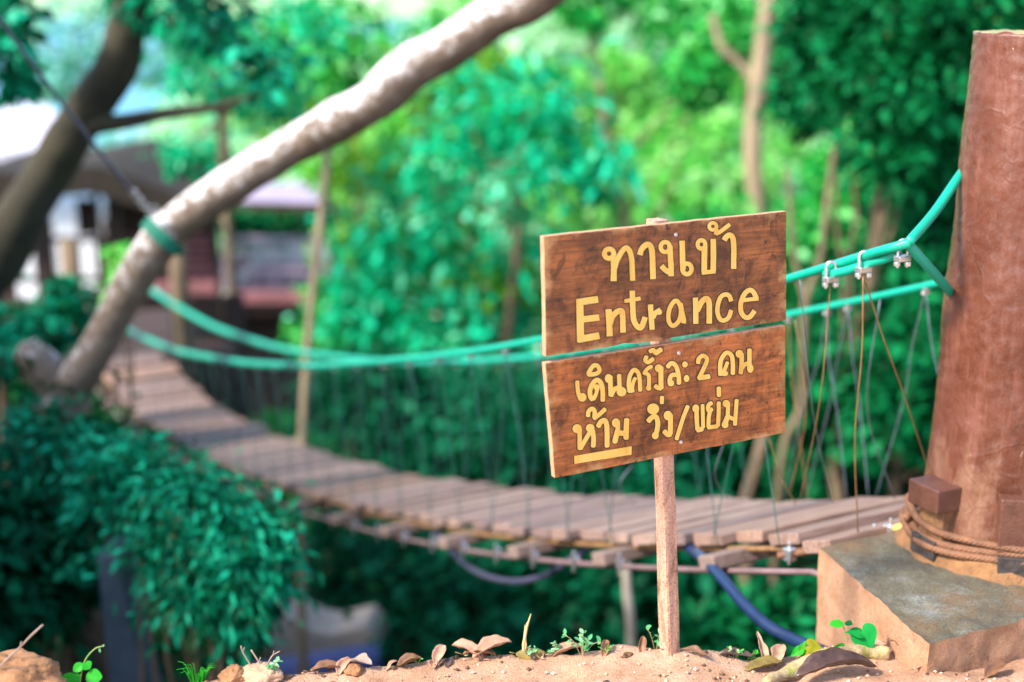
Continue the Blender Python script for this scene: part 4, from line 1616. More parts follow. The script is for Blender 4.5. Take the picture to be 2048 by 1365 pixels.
# ------------------------------------------------------------------ slim trunks and poles
def slim(name, label, cat, px, w, matn, seed, group=None):
    """px: list of (x, y, depth); runs down to the ground from the last point."""
    w3 = [P(*p) for p in px]
    base = on_ground(w3[-1])
    t = thing(name, label, cat, base, group)
    b = MB()
    path = smooth_path(w3 + [base + Vector((0, 0, -0.2))], 6)
    n = len(path)
    r0 = w * px[0][2] / FOC / 2
    b.tube(path, [lerp(r0 * 0.85, r0 * 1.15, i / n) for i in range(n)], 10, rough=0.15, rs=5, seed=seed)
    return t, b


t, b = slim('slim_tree', 'slender bare tan trunk standing behind the bridge left of the sign', 'tree', [(660, 230, 9.2), (648, 380, 9.1), (628, 560, 9.0), (612, 740, 8.9), (604, 900, 8.8), (601, 1120, 8.6), (606, 1310, 8.3)], 18, 'bark_tan', 1)
b.build('trunk', MT['bark_tan'], t, True)
t, b = slim('branching_tree', 'tan trunk with a side branch rising among the dark leaves at upper right', 'tree', [(1545, -60, 14), (1530, 60, 14), (1515, 180, 14), (1505, 300, 14), (1512, 420, 14), (1506, 620, 14), (1500, 900, 14)], 40, 'bark_tan', 2)
b.tube(smooth_path([P(1516, 185, 14), P(1490, 140, 14), P(1462, 112, 14), P(1440, 88, 14), P(1425, 30, 14)], 5), 0.045, 8, rough=0.15)
b.build('trunk', MT['bark_tan'], t, True)
t, b = slim('thin_tree', 'thin crooked brown trunk just right of the sign boards', 'tree', [(1670, 290, 9), (1655, 400, 9), (1640, 520, 9), (1612, 600, 9), (1606, 700, 9), (1600, 820, 9), (1560, 950, 9)], 14, 'bark_tan', 3)
b.tube(smooth_path([P(1612, 610, 9), P(1590, 520, 9), P(1580, 420, 9), P(1575, 340, 9)], 5), 0.016, 6)
b.build('trunk', MT['bark_mid'], t, True)
t, b = slim('bent_tree', 'thick tan trunk seen below the sign and again under the bridge planks', 'tree', [(1530, 860, 8), (1512, 930, 8), (1490, 1010, 8), (1497, 1110, 8), (1490, 1180, 8)], 27, 'bark_tan', 4)
b.build('trunk', MT['bark_mid'], t, True)
t, b = slim('metal_pole', 'thin grey pole standing in the ravine under the bridge', 'pole', [(1250, 1085, 7.5), (1254, 1180, 7.5), (1262, 1310, 7.5)], 17, 'grey_conc', 5)
b.build('shaft', MT['slab_wood'], t, True)
t, b = slim('wooden_stake', 'short thin olive stake behind the grass tuft at lower left', 'stake', [(440, 1200, 6.2), (441, 1300, 6.2), (442, 1360, 6.2)], 15, 'bark_tan', 6)
b.build('shaft', MT['bark_tan'], t, True)
t, b = slim('shaded_tree', 'dark brown trunk in the deep shade under the bridge', 'tree', [(655, 1000, 13), (660, 1110, 13), (668, 1230, 13)], 34, 'bark_mid', 7)
b.build('trunk', MT['bark_mid'], t, True)


def build_ravine_things():
    # concrete post at lower left
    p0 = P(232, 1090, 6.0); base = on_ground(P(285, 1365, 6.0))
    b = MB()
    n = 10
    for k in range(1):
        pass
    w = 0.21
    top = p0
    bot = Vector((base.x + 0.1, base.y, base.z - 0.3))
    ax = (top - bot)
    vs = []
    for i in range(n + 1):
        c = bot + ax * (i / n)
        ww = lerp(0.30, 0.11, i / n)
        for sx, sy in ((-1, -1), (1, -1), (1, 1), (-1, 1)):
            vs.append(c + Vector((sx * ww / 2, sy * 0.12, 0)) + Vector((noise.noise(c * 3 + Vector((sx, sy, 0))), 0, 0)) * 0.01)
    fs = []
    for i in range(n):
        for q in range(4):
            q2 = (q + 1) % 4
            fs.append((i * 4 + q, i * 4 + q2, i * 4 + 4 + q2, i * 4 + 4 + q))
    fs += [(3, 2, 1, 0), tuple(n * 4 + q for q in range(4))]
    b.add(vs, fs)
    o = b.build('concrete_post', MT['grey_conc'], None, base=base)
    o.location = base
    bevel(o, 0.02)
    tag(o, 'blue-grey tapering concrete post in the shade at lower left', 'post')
    # a weathered slab of wood with a dipped top lying in the ravine
    Y = 8.6
    b = MB()
    prof = [(528, 1218), (560, 1226), (590, 1245), (625, 1262), (660, 1268), (700, 1258), (728, 1252), (745, 1270), (755, 1300), (700, 1312), (640, 1345), (560, 1365), (532, 1300)]
    b.prism([Q(x, y, Y) for x, y in prof], (0.05, 0.35, 0.0))
    c = Q(640, 1345, Y)
    o = recalc(b.build('timber_offcut', MT['slab_wood'], None, base=c))
    o.location = c
    bevel(o, 0.015)
    tag(o, 'weathered grey wooden slab with a dipped top lying in the ravine', 'timber')
    c = Q(640, 1390, 8.3)
    b = MB()
    b.tube([Q(470, 1372, 8.2), Q(560, 1356, 8.25), Q(660, 1338, 8.3), Q(760, 1318, 8.35)], [0.11, 0.12, 0.12, 0.10], 14, rough=0.1)
    o = b.build('plastic_pipe', simple('blue_violet_plastic', (0.10, 0.12, 0.30), 0.5), None, True, base=c)
    o.location = c
    tag(o, 'dusky blue pipe lying below the grey wooden slab', 'pipe')


build_ravine_things()


def build_hose():
    pts = [(1348, 1086, 4.52), (1372, 1094, 4.36), (1400, 1112, 4.15), (1440, 1152, 3.95), (1480, 1200, 3.85), (1530, 1248, 3.75), (1580, 1276, 3.68), (1630, 1297, 3.6), (1680, 1315, 3.55)]
    w3 = [P(*p) for p in pts]
    # slack part that hangs along the bridge edge to the left
    left = [P(868, 1058, 6.0), P(905, 1105, 5.8), P(950, 1142, 5.6), P(1000, 1160, 5.4), P(1050, 1162, 5.2), P(1100, 1146, 5.1), P(1150, 1114, 5.0), P(1182, 1094, 4.95)]
    b = MB()
    b.tube(smooth_path(w3, 8), 0.0165, 12)
    o = b.build('water_hose', MT['hose'], None, True, base=w3[-1])
    o.location = w3[-1]
    tag(o, 'thick blue-black hose dropping from the bridge deck to the plinth', 'hose')
    b = MB()
    b.tube(smooth_path(left, 8), 0.012, 10)
    o = b.build('slack_cable', MT['cable'], None, True, base=left[0])
    o.location = left[0]
    tag(o, 'thin grey-blue cable hanging in a loop below the bridge planks', 'cable')


build_hose()


# ------------------------------------------------------------------ vegetation
def bush_near():
    """Hanging leafy shrub at lower left, narrow leaves."""
    rng = np.random.default_rng(5)
    base = on_ground(P(420, 1330, 5.6))
    t = thing('leafy_shrub', 'blue-green leafy shrub with drooping shoots below the bridge at lower left', 'shrub', base)
    q = []
    b = MB()
    for (x, y, d, r, n) in ((225, 925, 5.9, .12, 8), (290, 920, 5.8, .16, 10), (360, 965, 5.7, .18, 11), (425, 1010, 5.6, .18, 11), (490, 1060, 5.5, .18, 12), (525, 1100, 5.4, .16, 11),
                            (320, 1010, 5.7, .28, 14), (400, 1070, 5.6, .28, 14), (470, 1120, 5.5, .26, 14), (505, 1150, 5.4, .18, 11), (380, 1150, 5.6, .22, 11), (440, 1205, 5.5, .2, 12), (490, 1240, 5.5, .16, 9),
                            (260, 985, 5.9, .18, 9), (180, 960, 6.1, .16, 8), (130, 905, 6.3, .18, 9), (60, 870, 6.4, .2, 9)):
        c = P(x, y, d)
        a, cl = crown_quads(rng, c, (r, r, r * .8), n, 34, 0.060, 0.16, 0.34, 0.8, 0.15)
        q.append(a)
        limb(b, base + Vector((rng.uniform(-.1, .1), rng.uniform(-.1, .1), 0)), c, 0.018, 0.004, rng, 6, 0.12, 6)
    leaf_mesh('foliage', np.concatenate(q), MT['lf_teal'], t)
    b.build('stem', MT['bark_mid'], t, True)


bush_near()

K = dict
# (kind, label, crowns [(px,py,depth,rx,rz)], leaf, bark, seed, extra)
specs = [
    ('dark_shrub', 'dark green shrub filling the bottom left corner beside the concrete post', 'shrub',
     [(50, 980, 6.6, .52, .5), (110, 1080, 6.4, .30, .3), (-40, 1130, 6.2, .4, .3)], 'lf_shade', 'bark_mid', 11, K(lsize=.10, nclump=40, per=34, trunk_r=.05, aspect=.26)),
    ('leafy_bush', 'small bright bush growing at the foot of the pavilion by the forked trunk', 'bush',
     [(110, 630, 8.5, .24, .20), (20, 680, 8.6, .25, .2)], 'lf_teal', 'bark_mid', 12, K(lsize=.09, nclump=22, per=22, trunk_r=.03)),
    ('fern_bush', 'yellow-green tuft growing beside the leaning limb', 'bush',
     [(232, 545, 7.6, .10, .16)], 'lf_lime', 'bark_mid', 13, K(lsize=0.065, nclump=10, per=23, trunk_r=.02)),
    ('broad_tree', 'broad emerald tree with feathery sprays in the middle of the view', 'tree',
     [(1050, 215, 13.5, .65, .34), (930, 300, 14, .6, .4), (1120, 330, 13.5, .5, .35), (980, 430, 14, .8, .45), (800, 430, 14.5, .6, .4)], 'lf_emerald', 'bark_mid', 14, K(lsize=0.216, nclump=10, per=34, trunk_r=.08, aspect=.17, droop=.5, clump_r=.32)),
    ('round_tree', 'rounded emerald tree hanging low behind the green handrail ropes', 'tree',
     [(820, 590, 15, .9, .5), (1000, 590, 15, .8, .5), (720, 640, 15, .5, .4), (930, 680, 14.5, .8, .4)], 'lf_emerald', 'bark_mid', 15, K(lsize=0.144, nclump=18, per=40, trunk_r=.10)),
    ('dark_leaved_tree', 'dark green leafy tree filling the upper right behind the pillar', 'tree',
     [(1770, 90, 9, .50, .45), (1880, 180, 8.6, .42, .5), (1690, 30, 9.5, .4, .3), (1810, 280, 9, .4, .25), (1960, 20, 8.6, .5, .3), (1620, 170, 10, .22, .3)], 'lf_deep', 'bark_mid', 16, K(lsize=0.094, nclump=40, per=51, trunk_r=.06)),
    ('shady_tree', 'deep green tree behind the rope clamps and the pillar', 'tree',
     [(1850, 460, 10, .4, .4), (1880, 560, 9.5, .4, .5), (1740, 650, 10, .45, .4), (1850, 760, 9, .45, .5), (1670, 800, 10, .45, .45)], 'lf_deep', 'bark_mid', 17, K(lsize=0.108, nclump=38, per=47, trunk_r=.06)),
    ('mid_tree', 'mid green tree with yellowish tips between the sign and the pillar', 'tree',
     [(1720, 350, 13, .5, .35), (1640, 440, 13, .45, .4), (1500, 520, 13, .6, .4), (1790, 410, 13, .4, .3)], 'lf_mid', 'bark_mid', 18, K(lsize=0.130, nclump=30, per=37, trunk_r=.07)),
    ('leafy_tree', 'loose green tree above the leaning limb at upper left', 'tree',
     [(430, 130, 13, .5, .3), (350, 40, 13, .4, .22), (560, 60, 14, .6, .34), (520, 200, 14, .4, .3), (400, 310, 14, .3, .2)], 'lf_emerald', 'bark_mid', 19, K(lsize=0.094, nclump=30, per=20, trunk_r=.07)),
    ('olive_tree', 'olive green tree at the top centre under the leaning limb', 'tree',
     [(700, 60, 17, .7, .4), (620, 170, 17, .5, .4), (760, 330, 18, .7, .45), (880, 120, 17, .4, .5)], 'lf_mid', 'bark_mid', 20, K(lsize=0.144, nclump=18, per=34, trunk_r=.08)),
    ('yellowing_tree', 'loose yellow-green tree mixed into the emerald trees left of the sign', 'tree',
     [(860, 180, 15, .4, .5), (760, 470, 15.5, .5, .3), (900, 500, 14.8, .6, .3), (690, 330, 16, .4, .4), (1040, 545, 14.5, .5, .25), (560, 230, 15, .4, .3), (960, 120, 15, .3, .3)], 'lf_yellow', 'bark_mid', 41, K(lsize=0.122, nclump=16, per=20, trunk_r=.05, clump_r=.3)),
    ('bright_tree', 'bright yellow-green tree glowing above the sign', 'tree',
     [(1350, 260, 24, 1.0, .5), (1240, 160, 24, .5, .4), (1430, 370, 23, 1.0, .7), (1190, 420, 22, .8, .6), (1500, 150, 25, .6, .5)], 'lf_lime', 'bark_mid', 21, K(lsize=0.216, nclump=30, per=40, trunk_r=.10)),
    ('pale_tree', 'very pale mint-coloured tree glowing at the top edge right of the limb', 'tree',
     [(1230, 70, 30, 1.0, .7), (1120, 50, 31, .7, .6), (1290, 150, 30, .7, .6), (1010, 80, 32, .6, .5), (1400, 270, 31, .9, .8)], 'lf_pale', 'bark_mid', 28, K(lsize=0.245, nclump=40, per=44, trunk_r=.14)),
    ('unseen_shade_tree', 'dense green tree added out of view on the left to shade the ravine', 'tree',
     [(None, (-4.9, 4.9, -0.1), 1.4, 1.3), (None, (-5.2, 6.6, -0.2), 1.3, 1.2)], 'lf_dark', 'bark_mid', 29, K(lsize=.22, nclump=90, per=40, trunk_r=.12)),  # out of frame, added to block the sun over the ravine
    ('unseen_tall_shade_tree', 'tall spreading tree added out of view on the left for ravine shade', 'tree',
     [(None, (-6.8, 3.4, 2.9), 1.6, 1.1), (None, (-7.2, 5.2, 2.4), 1.5, 1.0)], 'lf_dark', 'bark_mid', 30, K(lsize=.24, nclump=90, per=40, trunk_r=.16)),  # second unseen sun blocker, added to darken the middle of the ravine
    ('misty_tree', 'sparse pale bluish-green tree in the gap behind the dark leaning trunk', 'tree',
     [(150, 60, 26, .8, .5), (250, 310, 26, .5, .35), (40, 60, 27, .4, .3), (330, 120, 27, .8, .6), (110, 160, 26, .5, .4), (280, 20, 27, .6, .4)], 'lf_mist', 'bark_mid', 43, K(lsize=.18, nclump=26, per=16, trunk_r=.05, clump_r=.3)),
    ('green_tree', 'green tree crown at the top edge right of the limb', 'tree',
     [(1180, 10, 16, .4, .25), (1380, 20, 16, .6, .3), (1490, 70, 15, .4, .4), (1400, 150, 15, .25, .3)], 'lf_mid', 'bark_tan', 22, K(lsize=0.137, nclump=26, per=34, trunk_r=.06)),
    ('teal_bush', 'dark teal bush under the middle of the bridge', 'bush',
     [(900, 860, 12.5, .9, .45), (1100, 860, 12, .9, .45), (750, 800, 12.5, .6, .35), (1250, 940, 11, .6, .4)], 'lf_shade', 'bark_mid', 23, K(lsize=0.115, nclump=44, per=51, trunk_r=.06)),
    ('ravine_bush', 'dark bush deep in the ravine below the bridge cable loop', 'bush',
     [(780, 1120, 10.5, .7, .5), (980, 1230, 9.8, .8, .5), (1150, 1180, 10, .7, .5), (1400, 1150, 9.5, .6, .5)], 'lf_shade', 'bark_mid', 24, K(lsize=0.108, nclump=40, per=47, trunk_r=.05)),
    ('fern_clump', 'brighter green fern clump between the sign post and the plinth', 'fern',
     [(1570, 1225, 7.2, .26, .14), (1500, 1260, 7.0, .22, .12), (1420, 1280, 7.0, .2, .1)], 'lf_deep', 'bark_mid', 25, K(lsize=0.115, nclump=16, per=34, trunk_r=.02, aspect=.2)),
    ('dim_tree', 'dim green tree behind the bridge to the right of the sign', 'tree',
     [(1620, 950, 12, .7, .5), (1450, 930, 12, .7, .5), (1800, 930, 11, .6, .4), (1560, 760, 12.5, .7, .6), (1780, 640, 12.5, .8, .6)], 'lf_deep', 'bark_mid', 26, K(lsize=0.122, nclump=44, per=51, trunk_r=.08)),
    ('hut_bush', 'dark bush between the pavilion roof slab and the low white wall', 'bush',
     [(480, 445, 25.5, .45, .3), (570, 440, 25.5, .45, .3), (640, 430, 25.5, .35, .3)], 'lf_deep', 'bark_mid', 46, K(lsize=.16, nclump=24, per=26, trunk_r=.05)),
    ('lime_bush', 'lime green bush behind the right end of the pavilion', 'bush',
     [(700, 600, 18, .4, .35), (760, 520, 18, .6, .4), (660, 680, 18, .4, .35)], 'lf_mid', 'bark_mid', 27, K(lsize=0.130, nclump=30, per=40, trunk_r=.05)),
]
for (nm, lab, cat, cr, lf, bk, seed, ex) in specs:
    crowns = []
    for row in cr:
        if row[0] is None:
            c, rx, rz = Vector(row[1]), row[2], row[3]
        else:
            c, rx, rz = P(*row[:3]), row[3], row[4]
        crowns.append((c, (rx, rx, rz)))
    mx = sum((Vector(c) for c, _ in crowns), Vector()) / len(crowns)
    base = on_ground(Vector((mx.x, mx.y, 0)))
    tree(nm, lab, cat, base, crowns, MT[lf], MT[bk], seed, **ex)

# trees of the far slope, sunlit, one by one
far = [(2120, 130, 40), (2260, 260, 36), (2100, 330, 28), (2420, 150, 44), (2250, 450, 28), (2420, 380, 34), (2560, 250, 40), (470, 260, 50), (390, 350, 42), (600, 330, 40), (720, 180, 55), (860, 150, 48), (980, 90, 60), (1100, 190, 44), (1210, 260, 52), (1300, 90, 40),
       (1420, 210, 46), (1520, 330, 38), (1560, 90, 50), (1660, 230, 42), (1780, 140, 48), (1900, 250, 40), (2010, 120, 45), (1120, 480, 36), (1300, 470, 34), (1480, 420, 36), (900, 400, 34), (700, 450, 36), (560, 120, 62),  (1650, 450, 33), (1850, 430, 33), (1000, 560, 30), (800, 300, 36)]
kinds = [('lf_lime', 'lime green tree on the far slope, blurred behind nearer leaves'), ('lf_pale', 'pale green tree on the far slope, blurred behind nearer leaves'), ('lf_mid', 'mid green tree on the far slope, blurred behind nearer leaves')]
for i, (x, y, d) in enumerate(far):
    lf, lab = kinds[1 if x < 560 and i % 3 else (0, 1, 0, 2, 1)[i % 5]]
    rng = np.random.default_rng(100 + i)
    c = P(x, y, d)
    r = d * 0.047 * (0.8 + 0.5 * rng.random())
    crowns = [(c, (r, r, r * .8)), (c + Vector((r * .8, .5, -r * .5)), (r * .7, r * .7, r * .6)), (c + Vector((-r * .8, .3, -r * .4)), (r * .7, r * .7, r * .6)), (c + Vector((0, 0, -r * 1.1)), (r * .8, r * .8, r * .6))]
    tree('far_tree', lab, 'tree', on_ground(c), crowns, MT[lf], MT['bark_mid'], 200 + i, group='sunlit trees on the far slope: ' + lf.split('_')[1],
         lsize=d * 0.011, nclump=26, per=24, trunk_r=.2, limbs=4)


def undergrowth():
    rng = np.random.default_rng(77)
    pos = []
    n = 26000
    while len(pos) < n:
        y = rng.uniform(4.3, 30)
        x = rng.uniform(-0.5 * y - 1, 0.5 * y + 1)
        z = gz(x, y)
        if z < -0.9:
            pos.append((x, y, z + rng.uniform(0, 0.35)))
    pos = np.array(pos)
    ln = 0.10 + 0.12 * rng.random(n)
    ln *= np.clip(pos[:, 1] / 10, .7, 2.2)
    dirs = unit(rng.normal(size=(n, 3)) + np.array([0, -0.3, 0.5]))
    nrm = unit(np.array([0, -.3, 1.0]) + rng.normal(size=(n, 3)) * 0.5)
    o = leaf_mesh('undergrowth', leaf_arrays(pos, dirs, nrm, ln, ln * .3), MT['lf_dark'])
    o['kind'] = 'stuff'
    o['label'] = 'dark leafy undergrowth covering the ravine slopes'


undergrowth()


# ------------------------------------------------------------------ foreground litter and plants
def blade(points, widths, up=Vector((0, 0, 1)), curl=0.0, cols=4, thick=0.0015):
    """A leaf sheet along a path, with a curl across; returns verts, faces."""
    vs, fs = [], []
    n = len(points)
    for i, p in enumerate(points):
        t = (points[min(i + 1, n - 1)] - points[max(i - 1, 0)]).normalized()
        s = t.cross(up)
        s.normalize()
        u = s.cross(t)
        for c in range(-cols, cols + 1):
            f = c / cols
            vs.append(p + s * (f * widths[i]) + u * (curl * widths[i] * f * f))
    m = 2 * cols + 1
    for i in range(n - 1):
        for c in range(m - 1):
            fs.append((i * m + c, i * m + c + 1, (i + 1) * m + c + 1, (i + 1) * m + c))
    return vs, fs


def dead_leaf(px, py, d, length, width, ang, tilt, curl, bend, matn, label, group=None, lift=0.012, roll=0.0):
    if length < 0.19:
        length *= 0.80; width *= 0.78; lift *= 0.75
    g = ground_hit(px, py) + Vector((0, 0, lift))
    n = 14
    a = math.radians(ang)
    dirv = Vector((math.cos(a), math.sin(a), 0))
    R = Matrix.Rotation(math.radians(roll), 3, dirv)
    upv = R @ Vector((0, 0, 1))
    pts, wd = [], []
    for i in range(n + 1):
        t = i / n
        pts.append(g + dirv * (t - 0.5) * length + Vector((0, 0, (math.sin(math.radians(tilt)) * (t - 0.5) + bend * math.sin(math.pi * t)) * length)))
        wd.append(max(0.0006, width * (math.sin(math.pi * min(1, t * 0.96 + 0.03)) ** 0.8) * (1 + 0.12 * noise.noise(Vector((t * 6, px, py))))))
    vs, fs = blade(pts, wd, upv, curl)
    vs = [v + upv * (0.004 * noise.noise(v * 55) + 0.005 * noise.noise(v * 24)) + Vector((noise.noise(v * 70 + Vector((4, 0, 0))), noise.noise(v * 70 + Vector((0, 4, 0))), 0)) * 0.003 for v in vs]
    b = MB()
    b.add(vs, fs)
    # stalk
    b.tube([pts[0], pts[0] - dirv * length * 0.22 + Vector((0, 0, 0.004))], 0.0012, 5)
    o = b.build('dead_leaf', MT[matn], None, True, base=g)
    o.location = g
    m = o.modifiers.new('thickness', 'SOLIDIFY')
    m.thickness = 0.0008
    tag(o, label, 'leaf', group)


dead_leaf(1672, 1356, 2.98, .19, .030, 12, 2, .9, .10, 'dead_dark', 'large dark glossy dead leaf arched beside the mossy stick')
dead_leaf(1530, 1340, 2.95, .12, .024, 20, 4, .6, .04, 'dead_olive', 'olive brown dead leaf lying left of the mossy stick')
dead_leaf(1470, 1322, 3.02, .10, .022, -20, 6, .5, .08, 'dead_dark', 'violet-brown curled leaf at the rim right of the sign post')
dead_leaf(1524, 1300, 3.12, .085, .011, 105, 75, 1.2, .02, 'dead_pink', 'upright rolled pinkish leaf standing at the rim near the plinth', lift=.03)
dead_leaf(1558, 1316, 3.10, .06, .020, 60, 40, 1.0, .05, 'dead_pink', 'crumpled pale brown leaf beside the upright rolled leaf', lift=.02)
dead_leaf(1062, 1316, 3.10, .085, .026, 5, 0, -.9, .05, 'dead_olive', 'folded dark olive leaf on the sand left of the sign post', lift=.016, roll=35)
dead_leaf(985, 1296, 3.22, .12, .026, 25, 14, .8, .10, 'dead_pink', 'tallest curled pinkish leaf of the litter heap on the rim', lift=.022)
dead_leaf(935, 1312, 3.20, .10, .024, 150, 10, .9, .08, 'dead_pink', 'pale leaf with dark underside at the left end of the litter heap', lift=.018)
dead_leaf(960, 1318, 3.17, .10, .020, -10, 3, .7, .06, 'dead', 'flat brown leaf at the foot of the litter heap')
dead_leaf(820, 1334, 3.14, .075, .018, 20, 10, .9, .08, 'dead', 'small brown leaf poking up on the bare rim left of the litter heap')
dead_leaf(880, 1310, 3.20, .06, .018, 70, 35, .7, .06, 'dead_pink', 'short upright pink-brown leaf between bare rim and litter heap', lift=.02)
dead_leaf(655, 1340, 3.12, .09, .020, 10, 5, .8, .06, 'dead', 'reddish brown leaf near the left end of the sand')
dead_leaf(720, 1330, 3.14, .08, .024, -30, 14, .6, .10, 'twig', 'grey-brown crumpled leaf beside the orange clod')
dead_leaf(690, 1336, 3.13, .06, .018, 60, 24, .9, .06, 'dead_pink', 'orange-pink leaf scrap behind the grey-brown leaf')
dead_leaf(318, 1352, 2.95, .04, .006, 95, 70, 1, .02, 'dead', 'tiny upright brown leaf tip right of the seedling', lift=.01)
dead_leaf(1135, 1302, 3.20, .09, .022, 15, 8, .8, .06, 'dead_pink', 'pale leaf behind the small mint-green weeds')
dead_leaf(1210, 1306, 3.22, .05, .012, 80, 40, .8, .06, 'dead', 'small red-brown leaf on the rim left of the thin pole')
dead_leaf(1285, 1303, 3.2, .05, .011, 80, 55, .8, .06, 'dead', 'little upright orange-brown leaf just left of the sign post', lift=.015)
dead_leaf(1388, 1316, 3.12, .07, .012, 160, 4, .9, .06, 'dead', 'dark thin leaf lying behind the foot of the sign post')
dead_leaf(1806, 1318, 2.92, .10, .020, 130, 18, .7, .04, 'dead', 'long brown leaf leaning on the plinth below the heart leaf', lift=.03)
dead_leaf(1700, 1322, 3.0, .10, .022, 30, 4, .7, .06, 'dead_dark', 'dark leaf tucked under the heart-shaped leaves')
dead_leaf(1845, 1342, 2.86, .06, .012, 20, 6, .8, .05, 'dead_pink', 'small orange leaf chip on the earth under the plinth corner')
dead_leaf(1990, 1352, 2.8, .10, .02, 40, 6, .8, .05, 'dead', 'red-brown leaf at the bottom right corner')
rl = random.Random(12)
for i in range(13):
    px = rl.uniform(480, 1330)
    d = rl.uniform(2.98, 3.14)
    dead_leaf(px, rl.uniform(1305, 1345), d, rl.uniform(.025, .05), rl.uniform(.006, .012), rl.uniform(0, 180), rl.uniform(0, 25), rl.uniform(.4, 1.2), rl.uniform(.02, .1),
              rl.choice(['dead', 'dead_pink', 'dead', 'dead_dark']), 'small crumpled dry leaf scrap among the litter on the sandy rim', 'dry leaf scraps on the sandy rim', lift=.006)


def crumbs():
    rng = np.random.default_rng(9)
    b = MB()
    for i in range(4200):
        x = rng.uniform(-1.0, 1.3); y = rng.uniform(2.5, 3.05)
        if y > edge_y(x) + 0.02 or (x > 0.85 and y > 2.85):
            continue
        r = 0.0010 + 0.0065 * rng.random() ** 5
        c = Vector((x, y, gz(x, y) + r * 0.3))
        vs = []
        for (dx, dy, dz_) in ((1, 0, 0), (-1, 0, 0), (0, 1, 0), (0, -1, 0), (0, 0, .8), (0, 0, -.8), ):
            vs.append(c + Vector((dx, dy, dz_)) * r * rng.uniform(.7, 1.3))
        b.add(vs, [(0, 2, 4), (2, 1, 4), (1, 3, 4), (3, 0, 4), (2, 0, 5), (1, 2, 5), (3, 1, 5), (0, 3, 5)])
    m, nt, N, L, B = mat('earth_crumbs')
    g = N.new('ShaderNodeNewGeometry')
    L.new(ramp(N, L, g.outputs['Random Per Island'], [(0.0, (0.05, 0.03, 0.02)), (0.18, (0.16, 0.08, 0.04)), (0.35, (0.46, 0.26, 0.15)), (0.8, (0.60, 0.38, 0.26)), (1.0, (0.60, 0.40, 0.28))]), B.inputs['Base Color'])
    B.inputs['Roughness'].default_value = 0.95
    o = b.build('gravel', m)
    o['kind'] = 'stuff'
    o['label'] = 'loose crumbs of sandy earth scattered on the rim'


crumbs()


def clod(px, py, d, r, label, seed, squash=0.7, matn='clod'):
    c = ground_hit(px, py)
    c.z += r[2] * 0.55
    b = MB()
    n, m = 40, 26
    vs, fs = [], []
    for j in range(m + 1):
        ph = math.pi * j / m
        for i in range(n):
            a = 2 * math.pi * i / n
            q = Vector((math.sin(ph) * math.cos(a), math.sin(ph) * math.sin(a), math.cos(ph)))
            s = 1 + 0.28 * noise.noise(q * 1.6 + Vector((seed, 0, 0))) + 0.12 * noise.noise(q * 5 + Vector((seed, 0, 0))) + 0.10 * noise.noise(q * 9) + 0.07 * noise.noise(q * 20)
            vs.append(c + Vector((q.x * r[0], q.y * r[1], q.z * r[2])) * s)
    for j in range(m):
        for i in range(n):
            i2 = (i + 1) % n
            fs.append((j * n + i, j * n + i2, (j + 1) * n + i2, (j + 1) * n + i))
    b.add(vs, fs)
    o = b.build('earth_clod', MT[matn], None, True, base=c)
    o.location = c
    tag(o, label, 'clod')


clod(22, 1392, 2.72, (.10, .08, .05), 'big lump of orange-brown earth in the bottom left corner', 2)
clod(708, 1346, 3.10, (.020, .018, .012), 'small orange lump of earth on the rim near the left end of the sand', 5)
clod(520, 1358, 3.1, (.05, .04, .022), 'low pale lump of earth under the dry twigs at lower left', 8, matn='clod_pale')
clod(470, 1358, 3.08, (.03, .03, .02), 'small clod of earth beside the grass tuft', 11)


def seed_leaf(b, base_pt, d, L, W, up, mi=0, heart=False, n=12, cols=4, cup=0.18):
    d = d.normalized()
    pts, wd = [], []
    for i in range(n + 1):
        t = i / n
        pts.append(base_pt + d * L * t - up * (0.10 * L * t * t))
        if heart:
            w = W * (1.0 - t) ** 0.75 * min(1.0, 0.75 + t * 1.4)
            w = W * math.sqrt(max(0, 1 - (t * 1.0) ** 1.7)) * (1 - 0.28 * t) if t > 0.12 else W * (0.78 + t * 1.6)
        else:
            w = W * math.sin(math.pi * (t * 0.94 + 0.05)) ** 0.75
        wd.append(max(w, 0.0004))
    vs, fs = [], []
    for i, p in enumerate(pts):
        s = d.cross(up).normalized()
        u = s.cross(d)
        for c in range(-cols, cols + 1):
            f = c / cols
            back = 0.0
            if heart:      # lobes reach back beside the stalk
                back = -0.24 * L * (abs(f) ** 1.0) * max(0, 1 - i / n * 2.6) * (1 if abs(f) < .95 else .7)
            vs.append(p + s * f * wd[i] + u * cup * abs(f) * wd[i] + d * back)
    m = 2 * cols + 1
    for i in range(n):
        for c in range(m - 1):
            fs.append((i * m + c, i * m + c + 1, (i + 1) * m + c + 1, (i + 1) * m + c))
    b.add(vs, fs, mi)


def heart_leaf(b, notch, tip, width, nrm):
    ax = tip - notch
    L_ = ax.length
    ax.normalize()
    nrm = (nrm - ax * nrm.dot(ax)).normalized()
    side = ax.cross(nrm)
    rows = 9
    vs = []
    n = 36
    for j in range(rows + 1):
        f = j / rows
        for k in range(n):
            a = 2 * math.pi * k / n
            hx = math.sin(a) ** 3
            hy = (13 * math.cos(a) - 5 * math.cos(2 * a) - 2 * math.cos(3 * a) - math.cos(4 * a)) / 17.0
            u = 0.30 + (0.28 - hy - 0.30) * f * 0.79
            w = hx * f
            q = notch + ax * (u * L_) + side * (w * width / 2)
            q += nrm * (abs(w) * width * 0.13 - 0.10 * L_ * max(0, u) ** 2 + 0.0006 * math.sin(9 * u + 3 * abs(w)))
            vs.append(q)
    fs = []
    for j in range(rows):
        for k in range(n):
            k2 = (k + 1) % n
            fs.append((j * n + k, j * n + k2, (j + 1) * n + k2, (j + 1) * n + k))
    b.add(vs, fs)


